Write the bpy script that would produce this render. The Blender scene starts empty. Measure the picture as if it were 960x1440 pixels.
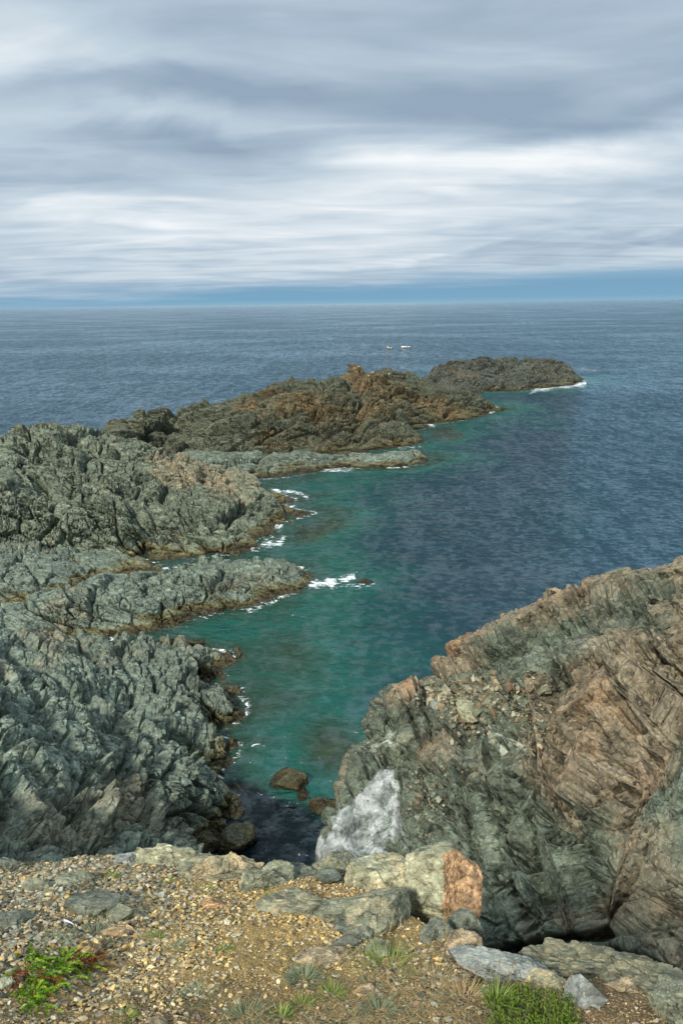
import bpy, bmesh, math, random, time
import numpy as np
from mathutils import Matrix, Vector
T0 = time.time(); os_dbg = False
rng = np.random.default_rng(7)
random.seed(7)
sc = bpy.context.scene
COL = sc.collection
R = math.radians

# ------------------------------------------------------------------ camera
CH = 25.0
PITCH, ROLL, F = R(17.0), R(-0.776), 960.0
cam_d = bpy.data.cameras.new('camera'); cam = bpy.data.objects.new('camera', cam_d); COL.objects.link(cam)
cam_d.sensor_fit = 'HORIZONTAL'; cam_d.sensor_width = 24; cam_d.lens = 24
cam_d.clip_start = 0.05; cam_d.clip_end = 200000
CM = Matrix.Rotation(math.pi/2 - PITCH, 4, 'X') @ Matrix.Rotation(ROLL, 4, 'Z')
cam.matrix_world = Matrix.Translation((0, 0, CH)) @ CM
sc.camera = cam
CR = np.array(CM.to_3x3())

def ray(px, py):
    return CR @ np.array([(px-480)/F, -(py-720)/F, -1.0])
def atz(px, py, z=0.0):
    d = ray(px, py); t = (z-CH)/d[2]; return np.array([d[0]*t, d[1]*t, z])
def aty(px, py, Y):
    d = ray(px, py); t = Y/d[1]; return np.array([d[0]*t, Y, CH+d[2]*t])
def colY(px, Y, z=0.0):
    return np.array([(px-480)/F*(Y*math.cos(PITCH)+(CH-z)*math.sin(PITCH)), Y, z])
def proj(P):
    q = (P - np.array([0, 0, CH])) @ CR
    w = np.maximum(-q[:, 2], 1e-3)
    return 480+F*q[:, 0]/w, 720-F*q[:, 1]/w

# ------------------------------------------------------------------ noise
def h3(i, j, k, s=0):
    i = i.astype(np.int64).astype(np.uint32); j = j.astype(np.int64).astype(np.uint32); k = k.astype(np.int64).astype(np.uint32)
    h = i*np.uint32(374761393) + j*np.uint32(668265263) + k*np.uint32(2246822519) + np.uint32((s*3266489917+12345) & 0xffffffff)
    h ^= h >> np.uint32(15); h *= np.uint32(2246822519); h ^= h >> np.uint32(13); h *= np.uint32(3266489917); h ^= h >> np.uint32(16)
    return h
def rnd(h):
    return (h & np.uint32(0xffffff)).astype(np.float32)/np.float32(16777216)
def noise(p, s=0):
    p = p.astype(np.float32); f = np.floor(p); t = p-f; t = t*t*t*(t*(t*6-15)+10)
    i, j, k = f[:, 0], f[:, 1], f[:, 2]; r = np.zeros(len(p), np.float32)
    for a in (0, 1):
        wa = t[:, 0] if a else 1-t[:, 0]
        for b in (0, 1):
            wb = t[:, 1] if b else 1-t[:, 1]
            for c in (0, 1):
                wc = t[:, 2] if c else 1-t[:, 2]
                r += wa*wb*wc*rnd(h3(i+a, j+b, k+c, s))
    return r*2-1
def fbm(p, o=4, s=0, g=.5):
    r = 0; a = 1.0
    for n in range(o):
        r = r + a*noise(p*(2.03**n)+n*17.3, s+n); a *= g
    return r
def voro(p, s=0, jit=.9, box=0.0):
    p = p.astype(np.float32); f = np.floor(p); n = len(p)
    F1 = np.full(n, 9, np.float32); F2 = F1.copy(); off = np.zeros((n, 3), np.float32); hid = np.zeros(n, np.uint32)
    for a in (-1, 0, 1):
        for b in (-1, 0, 1):
            for c in (-1, 0, 1):
                i, j, k = f[:, 0]+a, f[:, 1]+b, f[:, 2]+c
                h = h3(i, j, k, s)
                jx = rnd(h); jy = rnd(h*np.uint32(2654435761)); jz = rnd((h ^ np.uint32(0x9e3779b9))*np.uint32(2246822519) >> np.uint32(3))
                dx = p[:, 0]-(i+.5+(jx-.5)*jit); dy = p[:, 1]-(j+.5+(jy-.5)*jit); dz = p[:, 2]-(k+.5+(jz-.5)*jit)
                d = np.sqrt(dx*dx+dy*dy+dz*dz)
                if box: d = d*(1-box)+box*np.maximum(np.maximum(np.abs(dx), np.abs(dy)), np.abs(dz))*1.25
                m = d < F1
                F2 = np.where(m, F1, np.minimum(F2, d)); F1 = np.where(m, d, F1)
                hid = np.where(m, h, hid)
                off[m, 0] = dx[m]; off[m, 1] = dy[m]; off[m, 2] = dz[m]
    r = np.stack([rnd(hid*np.uint32(2654435761+2*q)+np.uint32(q*7919)) for q in range(4)], 1)
    return F1, F2, off, r
def sstep(a, b, x):
    t = np.clip((x-a)/(b-a), 0, 1); return t*t*(3-2*t)

def axes(strike, dip, st):
    """rotation + stretch that gives rock its grain: strike (deg) in plan, dip (deg)"""
    m = Matrix.Rotation(R(dip), 3, 'X') @ Matrix.Rotation(R(-strike), 3, 'Z')
    return np.array(m).T @ np.diag([1/st[0], 1/st[1], 1/st[2]])

def blocks(P, N, scales, M, amp=.24, tilt=.35, crack=.10, pillow=.12, seed=0, warp=.12, box=0.0):
    """fractured rock: every Voronoi cell is shifted and tilted as a block, joints between them open"""
    d = np.zeros(len(P), np.float32); attrs = []
    Q0 = (P @ M).astype(np.float32)
    lf = noise(Q0/scales[0]*1.1, seed+70)*.7+.5*noise(Q0/scales[0]*3.1, seed+71)
    mod = .22+1.15*sstep(-.35, .5, lf); mod2 = .6+.9*sstep(-.5, .4, lf)
    for n, s in enumerate(scales):
        q = Q0/s
        w = np.stack([noise(q*1.3+31*k, seed+50+k+n*7) for k in range(3)], 1)
        w2 = np.stack([noise(q*4.1+11*k, seed+90+k+n*7) for k in range(3)], 1)
        q = q + w*warp + w2*.02
        F1, F2, off, r = voro(q, seed+n*13, box=box)
        e = F2-F1
        a = 1.0 if np.isscalar(amp) else 1.0
        A = amp[n] if not np.isscalar(amp) else amp
        tl = tilt[n] if not np.isscalar(tilt) else tilt; ck = crack[n] if not np.isscalar(crack) else crack
        dd = A*(r[:, 0]-.5)*1.6 + tl*((off*(r[:, 1:4]-.5)*2).sum(1)) - pillow*(F1*F1*1.3-.35)
        if n >= 2 or len(scales)-n <= 2: dd = dd*mod
        dd -= mod2*(ck if n else ck*.6)*np.exp(-(e/.06)**2)
        d += dd*s
        attrs.append((r[:, 0], e))
    return d-np.mean(d), attrs

# ------------------------------------------------------------------ interpolation + outline helpers
class Rbf:
    def __init__(s, pts, vals, lam=.02):
        P = np.array(pts)[:, :2]; s.P = P; n = len(P)
        r = np.linalg.norm(P[:, None]-P[None], axis=2)
        sc_ = r.mean(); A = np.zeros((n+3, n+3)); A[:n, :n] = -r + np.eye(n)*lam*sc_*-1*0
        A[:n, :n] -= np.eye(n)*lam*-1
        A[:n, n] = 1; A[:n, n+1:] = P/sc_; A[n, :n] = 1; A[n+1:, :n] = P.T/sc_
        s.sc = sc_; s.w = np.linalg.solve(A, np.r_[vals, 0, 0, 0])
    def __call__(s, XY):
        n = len(s.P); out = np.zeros(len(XY))
        for i in range(0, len(XY), 50000):
            q = XY[i:i+50000]; r = np.sqrt(((q[:, None]-s.P[None])**2).sum(2)+.02)
            out[i:i+50000] = -r @ s.w[:n] + s.w[n] + (q/s.sc) @ s.w[n+1:]
        return out
def sdist(XY, poly):
    """signed distance to a closed outline, positive inside"""
    P = np.array(poly)[:, :2]; Q = np.roll(P, -1, 0)
    out = np.full(len(XY), 1e9); ins = np.zeros(len(XY), bool)
    x, y = XY[:, 0], XY[:, 1]
    for a, b in zip(P, Q):
        d = b-a; t = np.clip(((x-a[0])*d[0]+(y-a[1])*d[1])/(d@d+1e-9), 0, 1)
        out = np.minimum(out, (x-a[0]-t*d[0])**2+(y-a[1]-t*d[1])**2)
        c = ((a[1] > y) != (b[1] > y))
        with np.errstate(all='ignore'):
            xi = a[0]+(y-a[1])*(b[0]-a[0])/(b[1]-a[1]+1e-12)
        ins ^= c & (x < xi)
    out = np.sqrt(out); return np.where(ins, out, -out)
def pdist(px, py, line):
    """distance of picture points to a traced line"""
    out = np.full(len(px), 1e9)
    for a, b in zip(line[:-1], line[1:]):
        dx, dy = b[0]-a[0], b[1]-a[1]; t = np.clip(((px-a[0])*dx+(py-a[1])*dy)/(dx*dx+dy*dy+1e-9), 0, 1)
        out = np.minimum(out, np.hypot(px-a[0]-t*dx, py-a[1]-t*dy))
    return out

# ------------------------------------------------------------------ object helpers
def tag(o, label=None, cat=None, group=None, kind=None):
    if label: o['label'] = label
    if cat: o['category'] = cat
    if group: o['group'] = group
    if kind: o['kind'] = kind
    return o
def mesh_obj(name, V, Fc, mats, parent=None, attrs=None, smooth=True):
    me = bpy.data.meshes.new(name)
    V = np.asarray(V, np.float32); Fc = np.asarray(Fc, np.int32)
    me.vertices.add(len(V)); me.vertices.foreach_set('co', V.ravel())
    k = Fc.shape[1]
    me.loops.add(Fc.size); me.loops.foreach_set('vertex_index', Fc.ravel())
    me.polygons.add(len(Fc)); me.polygons.foreach_set('loop_start', np.arange(0, Fc.size, k, dtype=np.int32))
    me.update(calc_edges=True)
    me.polygons.foreach_set('use_smooth', np.full(len(Fc), smooth))
    for n, a in (attrs or {}).items():
        a = np.asarray(a, np.float32)
        if a.ndim == 1:
            me.attributes.new(n, 'FLOAT', 'POINT').data.foreach_set('value', a)
        else:
            me.attributes.new(n, 'FLOAT_COLOR', 'POINT').data.foreach_set('color', a.ravel())
    for m in (mats if isinstance(mats, (list, tuple)) else [mats]): me.materials.append(m)
    o = bpy.data.objects.new(name, me); COL.objects.link(o); o.parent = parent
    return o
def py_obj(name, V, Fc, mat, parent=None, smooth=False):
    me = bpy.data.meshes.new(name); me.from_pydata([tuple(map(float, v)) for v in V], [], Fc); me.update()
    me.polygons.foreach_set('use_smooth', [smooth]*len(me.polygons)); me.materials.append(mat)
    o = bpy.data.objects.new(name, me); COL.objects.link(o); o.parent = parent
    return o
def empty(name, loc=(0, 0, 0), rz=0):
    o = bpy.data.objects.new(name, None); COL.objects.link(o); o.location = loc; o.rotation_euler = (0, 0, rz)
    o.empty_display_size = .1
    return o

# ------------------------------------------------------------------ node helper
class NT:
    def __init__(s, nt): s.nt = nt; s.n = nt.nodes; s.l = nt.links
    def __call__(s, typ, **kw):
        ins = kw.pop('ins', {}); nd = s.n.new(typ)
        for k, v in kw.items(): setattr(nd, k, v)
        for k, v in ins.items():
            if isinstance(v, bpy.types.NodeSocket): s.l.new(v, nd.inputs[k])
            elif v is not None: nd.inputs[k].default_value = v
        return nd
    def math(s, op, a, b=None, c=None, clamp=False):
        nd = s.n.new('ShaderNodeMath'); nd.operation = op; nd.use_clamp = clamp
        for i, v in enumerate((a, b, c)):
            if v is None: continue
            if isinstance(v, bpy.types.NodeSocket): s.l.new(v, nd.inputs[i])
            else: nd.inputs[i].default_value = v
        return nd.outputs[0]
    def mix(s, f, a, b, blend='MIX'):
        nd = s.n.new('ShaderNodeMix'); nd.data_type = 'RGBA'; nd.blend_type = blend; nd.clamp_factor = True
        for i, v in ((0, f), (6, a), (7, b)):
            if isinstance(v, bpy.types.NodeSocket): s.l.new(v, nd.inputs[i])
            else: nd.inputs[i].default_value = v if i == 0 else (*v, 1)[:4]
        return nd.outputs[2]
    def ramp(s, f, stops, interp='LINEAR'):
        nd = s.n.new('ShaderNodeValToRGB'); s.l.new(f, nd.inputs[0]); cr = nd.color_ramp; cr.interpolation = interp
        while len(cr.elements) < len(stops): cr.elements.new(.5)
        for e, (p, c) in zip(cr.elements, stops):
            e.position = p; e.color = (*c, 1)[:4] if not np.isscalar(c) else (c, c, c, 1)
        return nd.outputs[0]
    def mr(s, v, a, b, c=0.0, d=1.0, smooth=True):
        nd = s.n.new('ShaderNodeMapRange'); nd.interpolation_type = 'SMOOTHSTEP' if smooth else 'LINEAR'
        s.l.new(v, nd.inputs[0])
        for i, x in enumerate((a, b, c, d)): nd.inputs[i+1].default_value = x
        return nd.outputs[0]
    def noise(s, vec, scale, detail=5, rough=.55, dist=0.0):
        nd = s('ShaderNodeTexNoise', ins={'Scale': scale, 'Detail': detail, 'Roughness': rough, 'Distortion': dist})
        s.l.new(vec, nd.inputs['Vector']); return nd.outputs[0]
    def vor(s, vec, scale, feature='F1', out='Distance', rnd=1.0):
        nd = s.n.new('ShaderNodeTexVoronoi'); nd.feature = feature; nd.inputs['Scale'].default_value = scale
        nd.inputs['Randomness'].default_value = rnd
        s.l.new(vec, nd.inputs['Vector']); return nd.outputs[out]
    def vmul(s, vec, k, loc=(0, 0, 0), rot=(0, 0, 0)):
        nd = s('ShaderNodeMapping', ins={'Scale': k, 'Location': loc, 'Rotation': rot}); s.l.new(vec, nd.inputs[0]); return nd.outputs[0]
def new_mat(name):
    m = bpy.data.materials.new(name); m.use_nodes = True; m.node_tree.nodes.clear()
    return m, NT(m.node_tree)

# ------------------------------------------------------------------ world: overcast sky
SUN_EL, SUN_AZ = R(42), R(-148)       # azimuth measured clockwise from +Y (view direction)
world = bpy.data.worlds.new("World"); sc.world = world; world.use_nodes = True
world.node_tree.nodes.clear(); g = NT(world.node_tree)
gen = g('ShaderNodeTexCoord').outputs['Generated']
sep = g('ShaderNodeSeparateXYZ', ins={0: gen}).outputs
az = g.math('MULTIPLY', g.math('ARCTAN2', sep[0], sep[1]), 57.2958)
el = g.math('MULTIPLY', g.math('ARCSINE', sep[2]), 57.2958)
sky = g('ShaderNodeTexSky', sky_type='NISHITA', sun_disc=False, sun_elevation=SUN_EL, sun_rotation=SUN_AZ, altitude=20, air_density=1.0, dust_density=.6, ozone_density=1.5)
zz = g.math('ADD', g.math('MAXIMUM', sep[2], 0.0), .07)
cx = g.math('DIVIDE', sep[0], zz); cy = g.math('DIVIDE', sep[1], zz)
cpl = g('ShaderNodeCombineXYZ', ins={0: cx, 1: cy, 2: 0.0}).outputs[0]
n1 = g.noise(g.vmul(cpl, (.55, .75, 1), rot=(0, 0, .25)), 1.0, 7, .52, .5)
n2 = g.noise(g.vmul(cpl, (.9, 1.9, 1), loc=(3, 7, 0), rot=(0, 0, .2)), 1.0, 6, .48, .9)
azel = g('ShaderNodeCombineXYZ', ins={0: az, 1: el, 2: 0.0}).outputs[0]
wr = g.noise(g.vmul(azel, (.045, .11, 1)), 1.0, 5, .55, .3)
wr2 = g.noise(g.vmul(azel, (.04, .16, 1), loc=(5, 3, 0)), 1.0, 5, .52, .8)
awp = g.math('ADD', az, g.math('MULTIPLY', g.math('SUBTRACT', wr, .5), 22))
ewp = g.math('ADD', el, g.math('MULTIPLY', g.math('SUBTRACT', wr2, .5), 9))
def blob(px, py, sx, sy, amp, slope=0.0):
    d = ray(px, py); A = math.degrees(math.atan2(d[0], d[1])); E = math.degrees(math.asin(d[2]/np.linalg.norm(d)))
    u = g.math('SUBTRACT', awp, A)
    v = g.math('SUBTRACT', g.math('SUBTRACT', ewp, E), g.math('MULTIPLY', u, slope))
    u = g.math('DIVIDE', u, sx); v = g.math('DIVIDE', v, sy)
    r2 = g.math('ADD', g.math('MULTIPLY', u, u), g.math('MULTIPLY', v, v))
    return g.math('MULTIPLY', g.math('EXPONENT', g.math('MULTIPLY', r2, -1.0)), amp)
BL = [(600, 235, 10, 2.4, .46, 0), (880, 205, 12, 1.8, .34, .1), (180, 235, 12, 2.2, -.1, 0), (300, 215, 9, 1.6, -.34, 0), (700, 120, 30, 4.5, -.36, -.05), (100, 75, 20, 4.0, -.02, 0), (20, 40, 9, 3, .26, 0),
      (270, 125, 12, 1.5, -.22, 0), (300, 175, 12, 1.2, .2, 0), (850, 155, 22, 1.8, -.22, .02), (480, 310, 30, 2.0, .22, 0), (120, 270, 14, 1.0, -.12, 0), (60, 160, 12, 1.2, .12, 0), (870, 362, 12, .5, -.3, .05), (740, 370, 14, .5, .2, 0), (100, 300, 14, 1.3, .12, 0), (480, 15, 22, 2, -.1, 0), (900, 280, 12, 1, -.18, 0)]
acc = None
for b in BL:
    x = blob(*b); acc = x if acc is None else g.math('ADD', acc, x)
cf = g.math('ADD', g.math('ADD', g.math('MULTIPLY', g.math('SUBTRACT', n1, .5), .66), g.math('MULTIPLY', g.math('SUBTRACT', n2, .5), .8)), g.math('ADD', acc, .50))
cf = g.math('ADD', cf, g.math('MULTIPLY', g.math('SUBTRACT', wr2, .5), .36), clamp=True)
ccol = g.ramp(cf, [(0, (.268, .358, .462)), (.3, (.372, .466, .568)), (.55, (.50, .592, .67)), (.8, (.68, .74, .79)), (1, (.84, .87, .89))])
zen = g.mr(el, 28, 60, 1.0, 1.5)
ccol = g('ShaderNodeVectorMath', operation='MULTIPLY', ins={0: ccol, 1: g('ShaderNodeCombineXYZ', ins={0: zen, 1: zen, 2: zen}).outputs[0]}).outputs[0]
ccol10 = g('ShaderNodeVectorMath', operation='SCALE', ins={0: ccol, 'Scale': 10.0}).outputs[0]
# clear strip of sky above the horizon: the atmosphere there, seen below the edge of the cloud
bandcol = g.ramp(g.mr(el, 0, 3.0, 0, 1, False), [(0, (.22, .44, .62)), (.12, (.15, .37, .57)), (.45, (.13, .33, .54)), (1, (.30, .47, .64))])
bandcol = g('ShaderNodeVectorMath', operation='SCALE', ins={0: bandcol, 'Scale': 9.0}).outputs[0]
clear = g.mix(.9, sky.outputs[0], bandcol)
edge = g.math('ADD', el, g.math('MULTIPLY', g.math('SUBTRACT', g.noise(g.vmul(azel, (.05, .9, 1)), 1.0, 5, .6), .5), 3.4))
edge = g.math('SUBTRACT', edge, g.math('MULTIPLY', az, .025))
cmask = g.mr(edge, .7, 2.6)
below = g.mr(el, -.6, 0)
skyc = g.mix(cmask, clear, ccol10)
skyc = g.mix(below, (2.2, 3.2, 4.4), skyc)
bg = g('ShaderNodeBackground', ins={0: skyc, 1: .1})
wo = g('ShaderNodeOutputWorld'); g.l.new(bg.outputs[0], wo.inputs[0])

sun_d = bpy.data.lights.new('sun', 'SUN'); sun_d.energy = 4.0; sun_d.angle = R(8); sun_d.color = (1, .93, .82)
sun = bpy.data.objects.new('sun', sun_d); COL.objects.link(sun)
sdir = Vector((math.cos(SUN_EL)*math.sin(SUN_AZ), math.cos(SUN_EL)*math.cos(SUN_AZ), math.sin(SUN_EL)))
sun.rotation_euler = (-sdir).to_track_quat('-Z', 'Y').to_euler(); sun.location = (0, 0, 60)
vs = sc.view_settings; vs.view_transform = 'Standard'; vs.look = 'None'; vs.gamma = 1; vs.use_curve_mapping = False
vs.exposure = 0.15

# ------------------------------------------------------------------ rock material
def rock_mat(name, grey=(.13, .16, .135), pale=(.33, .37, .31), brown=(.16, .125, .08), rust=(.30, .17, .075),
             scale=1.0, tide=True, rustk=.5, brownk=.5, palek=.5, grain=(0, 0, .6), gst=(1, 2.6, 2.2), bump=1.0, fine=1.0, gain=1.55):
    m, g = new_mat(name)
    pos = g('ShaderNodeNewGeometry').outputs['Position']
    geo = g('ShaderNodeNewGeometry')
    nz = g('ShaderNodeSeparateXYZ', ins={0: geo.outputs['Normal']}).outputs[2]
    pz = g('ShaderNodeSeparateXYZ', ins={0: pos}).outputs[2]
    blk = g('ShaderNodeAttribute', attribute_name='blk').outputs['Color']
    bs = g('ShaderNodeSeparateXYZ', ins={0: blk}).outputs
    tint = g('ShaderNodeAttribute', attribute_name='tint').outputs['Color']
    ts = g('ShaderNodeSeparateXYZ', ins={0: tint}).outputs          # x rust/brown, y pale, z green/olive
    v = g.vmul(pos, tuple(s*scale for s in gst), rot=grain)
    na = g.noise(v, .35, 6, .6, .3); nb = g.noise(v, 1.6, 7, .64, .15); nc = g.noise(v, 7, 6, .68, .1); nd = g.noise(g.vmul(pos, (scale,)*3), .16, 4, .5)
    # grey-green body
    c = g.mix(g.mr(nb, .3, .72), tuple(x*.62 for x in grey), tuple(x*1.3 for x in grey))
    c = g.mix(g.math('MULTIPLY', g.mr(bs[1], .5, 1.0), .55), c, tuple(x*.55 for x in grey))
    c = g.mix(g.mr(bs[0], .0, 1.0, .35, 0), c, tuple(x*.55 for x in grey))
    # brown weathering, per block and in patches
    bf = g.math('ADD', g.math('ADD', g.math('ADD', g.math('MULTIPLY', nd, 1.0), g.math('MULTIPLY', nb, .55)), g.math('MULTIPLY', bs[0], .22)), g.math('ADD', g.math('MULTIPLY', na, .6), g.math('MULTIPLY', ts[0], .8)))
    c = g.mix(g.mr(bf, 1.55-.45*brownk, 1.92-.45*brownk, 0, .9), c, g.mix(nb, tuple(x*.7 for x in brown), tuple(x*1.45 for x in brown)))
    # pale faces and quartz veins
    pf = g.math('ADD', g.math('ADD', g.math('MULTIPLY', nb, 1.1), g.math('MULTIPLY', bs[1], -.35)), g.math('ADD', g.math('MULTIPLY', na, .7), g.math('MULTIPLY', ts[1], .9)))
    c = g.mix(g.mr(pf, 1.40-.45*palek, 1.66-.45*palek, 0, .85), c, g.mix(nc, tuple(x*.75 for x in pale), tuple(x*1.25 for x in pale)))
    # rust
    rf = g.math('ADD', g.math('ADD', g.math('MULTIPLY', nb, .9), g.math('MULTIPLY', na, .6)), g.math('MULTIPLY', ts[0], 1.0))
    rf = g.math('ADD', rf, g.math('MULTIPLY', bs[2], .12))
    c = g.mix(g.mr(rf, 1.55-.5*rustk, 1.9-.5*rustk, 0, .85), c, g.mix(nc, tuple(x*.65 for x in rust), tuple(x*1.3 for x in rust)))
    vein = g.mr(g.math('ABSOLUTE', g.math('SUBTRACT', g.noise(v, .9, 5, .6, 1.2), .5)), 0, .006, 1, 0)
    vm = g.math('MULTIPLY', vein, g.mr(nc, .50, .64))
    vm = g.math('MULTIPLY', vm, g.mr(na, .45, .6))
    c = g.mix(g.math('MULTIPLY', vm, .65), c, (.5, .52, .48))
    # bird lime / quartz where painted by 'lime'
    lime = g('ShaderNodeAttribute', attribute_name='lime').outputs['Fac']
    lm = g.mr(g.math('ADD', lime, g.math('ADD', g.math('MULTIPLY', g.math('SUBTRACT', nc, .5), .55), g.math('MULTIPLY', g.math('SUBTRACT', nb, .5), .9))), .36, .62)
    c = g.mix(lm, c, g.mix(g.mr(nb, .42, .60), (.11, .125, .12), (.20, .215, .21)))
    # lichen specks
    sp = g.noise(g.vmul(pos, (scale,)*3), 22, 3, .6)
    c = g.mix(g.mr(sp, .62, .7, 0, .5), c, (.36, .38, .31))
    c = g.mix(g.mr(sp, .40, .32, 0, .55), c, (.035, .035, .028))
    # olive growth
    of = g.math('ADD', g.math('ADD', g.math('MULTIPLY', nb, .6), ts[2]), g.math('MULTIPLY', nc, .3))
    c = g.mix(g.mr(of, .95, 1.3, 0, .8), c, g.mix(nc, (.05, .055, .012), (.16, .14, .03)))
    rough = .78
    if tide:
        jit = g.math('MULTIPLY', g.math('SUBTRACT', na, .5), 2.0)
        zt = g.math('ADD', pz, jit)
        c = g.mix(g.mr(zt, 1.0, .45, 0, .72), c, g.mix(nc, (.04, .034, .010), (.14, .115, .03)))
        c = g.mix(g.mr(zt, .62, .15, 0, .92), c, g.mix(nc, (.012, .010, .006), (.04, .030, .014)))
        rough = g.mr(zt, .3, .9, .35, .8)
    # bump: two scales of tilted facets, fine grain
    def facet(vec, k, seed):
        vv = g('ShaderNodeVectorMath', operation='ADD', ins={0: vec, 1: g('ShaderNodeVectorMath', operation='SCALE', ins={0: g('ShaderNodeTexNoise', ins={'Vector': vec, 'Scale': k*1.3, 'Detail': 2}).outputs['Color'], 'Scale': .16/k}).outputs[0]}).outputs[0]
        vo = g('ShaderNodeTexVoronoi', ins={'Vector': vv, 'Scale': k})
        off = g('ShaderNodeVectorMath', operation='SUBTRACT', ins={0: g('ShaderNodeVectorMath', operation='SCALE', ins={0: vv, 'Scale': 1.0}).outputs[0], 1: vo.outputs['Position']}).outputs[0]
        cen = g('ShaderNodeVectorMath', operation='SUBTRACT', ins={0: vo.outputs['Color'], 1: (.5, .5, .5)}).outputs[0]
        dt = g('ShaderNodeVectorMath', operation='DOT_PRODUCT', ins={0: off, 1: cen}).outputs['Value']
        de = g.vor(vv, k, 'DISTANCE_TO_EDGE')
        return g.math('ADD', dt, g.math('MULTIPLY', g.mr(de, 0, .05), .045/k)), vo.outputs['Color']
    f1, fc1 = facet(v, 1.9*fine, 0); f2, fc2 = facet(v, 6.5*fine, 3); 
    hb = g.math('ADD', g.math('MULTIPLY', f1, 1.3), g.math('MULTIPLY', f2, 1.5))
    hb = g.math('ADD', hb, g.math('MULTIPLY', nb, .14))
    hb = g.math('ADD', hb, g.math('MULTIPLY', nc, .06))
    hb = g.math('ADD', hb, g.math('MULTIPLY', g.noise(v, 26, 4, .7), .022))
    fcs = g('ShaderNodeSeparateXYZ', ins={0: fc1}).outputs; fcs2 = g('ShaderNodeSeparateXYZ', ins={0: fc2}).outputs
    kk = g.math('ADD', g.math('MULTIPLY', fcs[0], .5), g.math('MULTIPLY', fcs2[0], .55))
    kk = g.math('MULTIPLY', g.math('ADD', kk, .48), gain)
    c = g('ShaderNodeVectorMath', operation='SCALE', ins={0: c, 'Scale': kk}).outputs[0]
    bp = g('ShaderNodeBump', ins={'Strength': g.math('MULTIPLY', g.math('SUBTRACT', 1.0, g.math('MULTIPLY', lm, .75)), min(1, .95*bump)), 'Distance': .7*bump/scale, 'Height': hb})
    b = g('ShaderNodeBsdfPrincipled', ins={'Base Color': c, 'Roughness': rough, 'Normal': bp.outputs[0], 'Specular IOR Level': .35})
    o = g('ShaderNodeOutputMaterial'); g.l.new(b.outputs[0], o.inputs[0])
    return m

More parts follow.
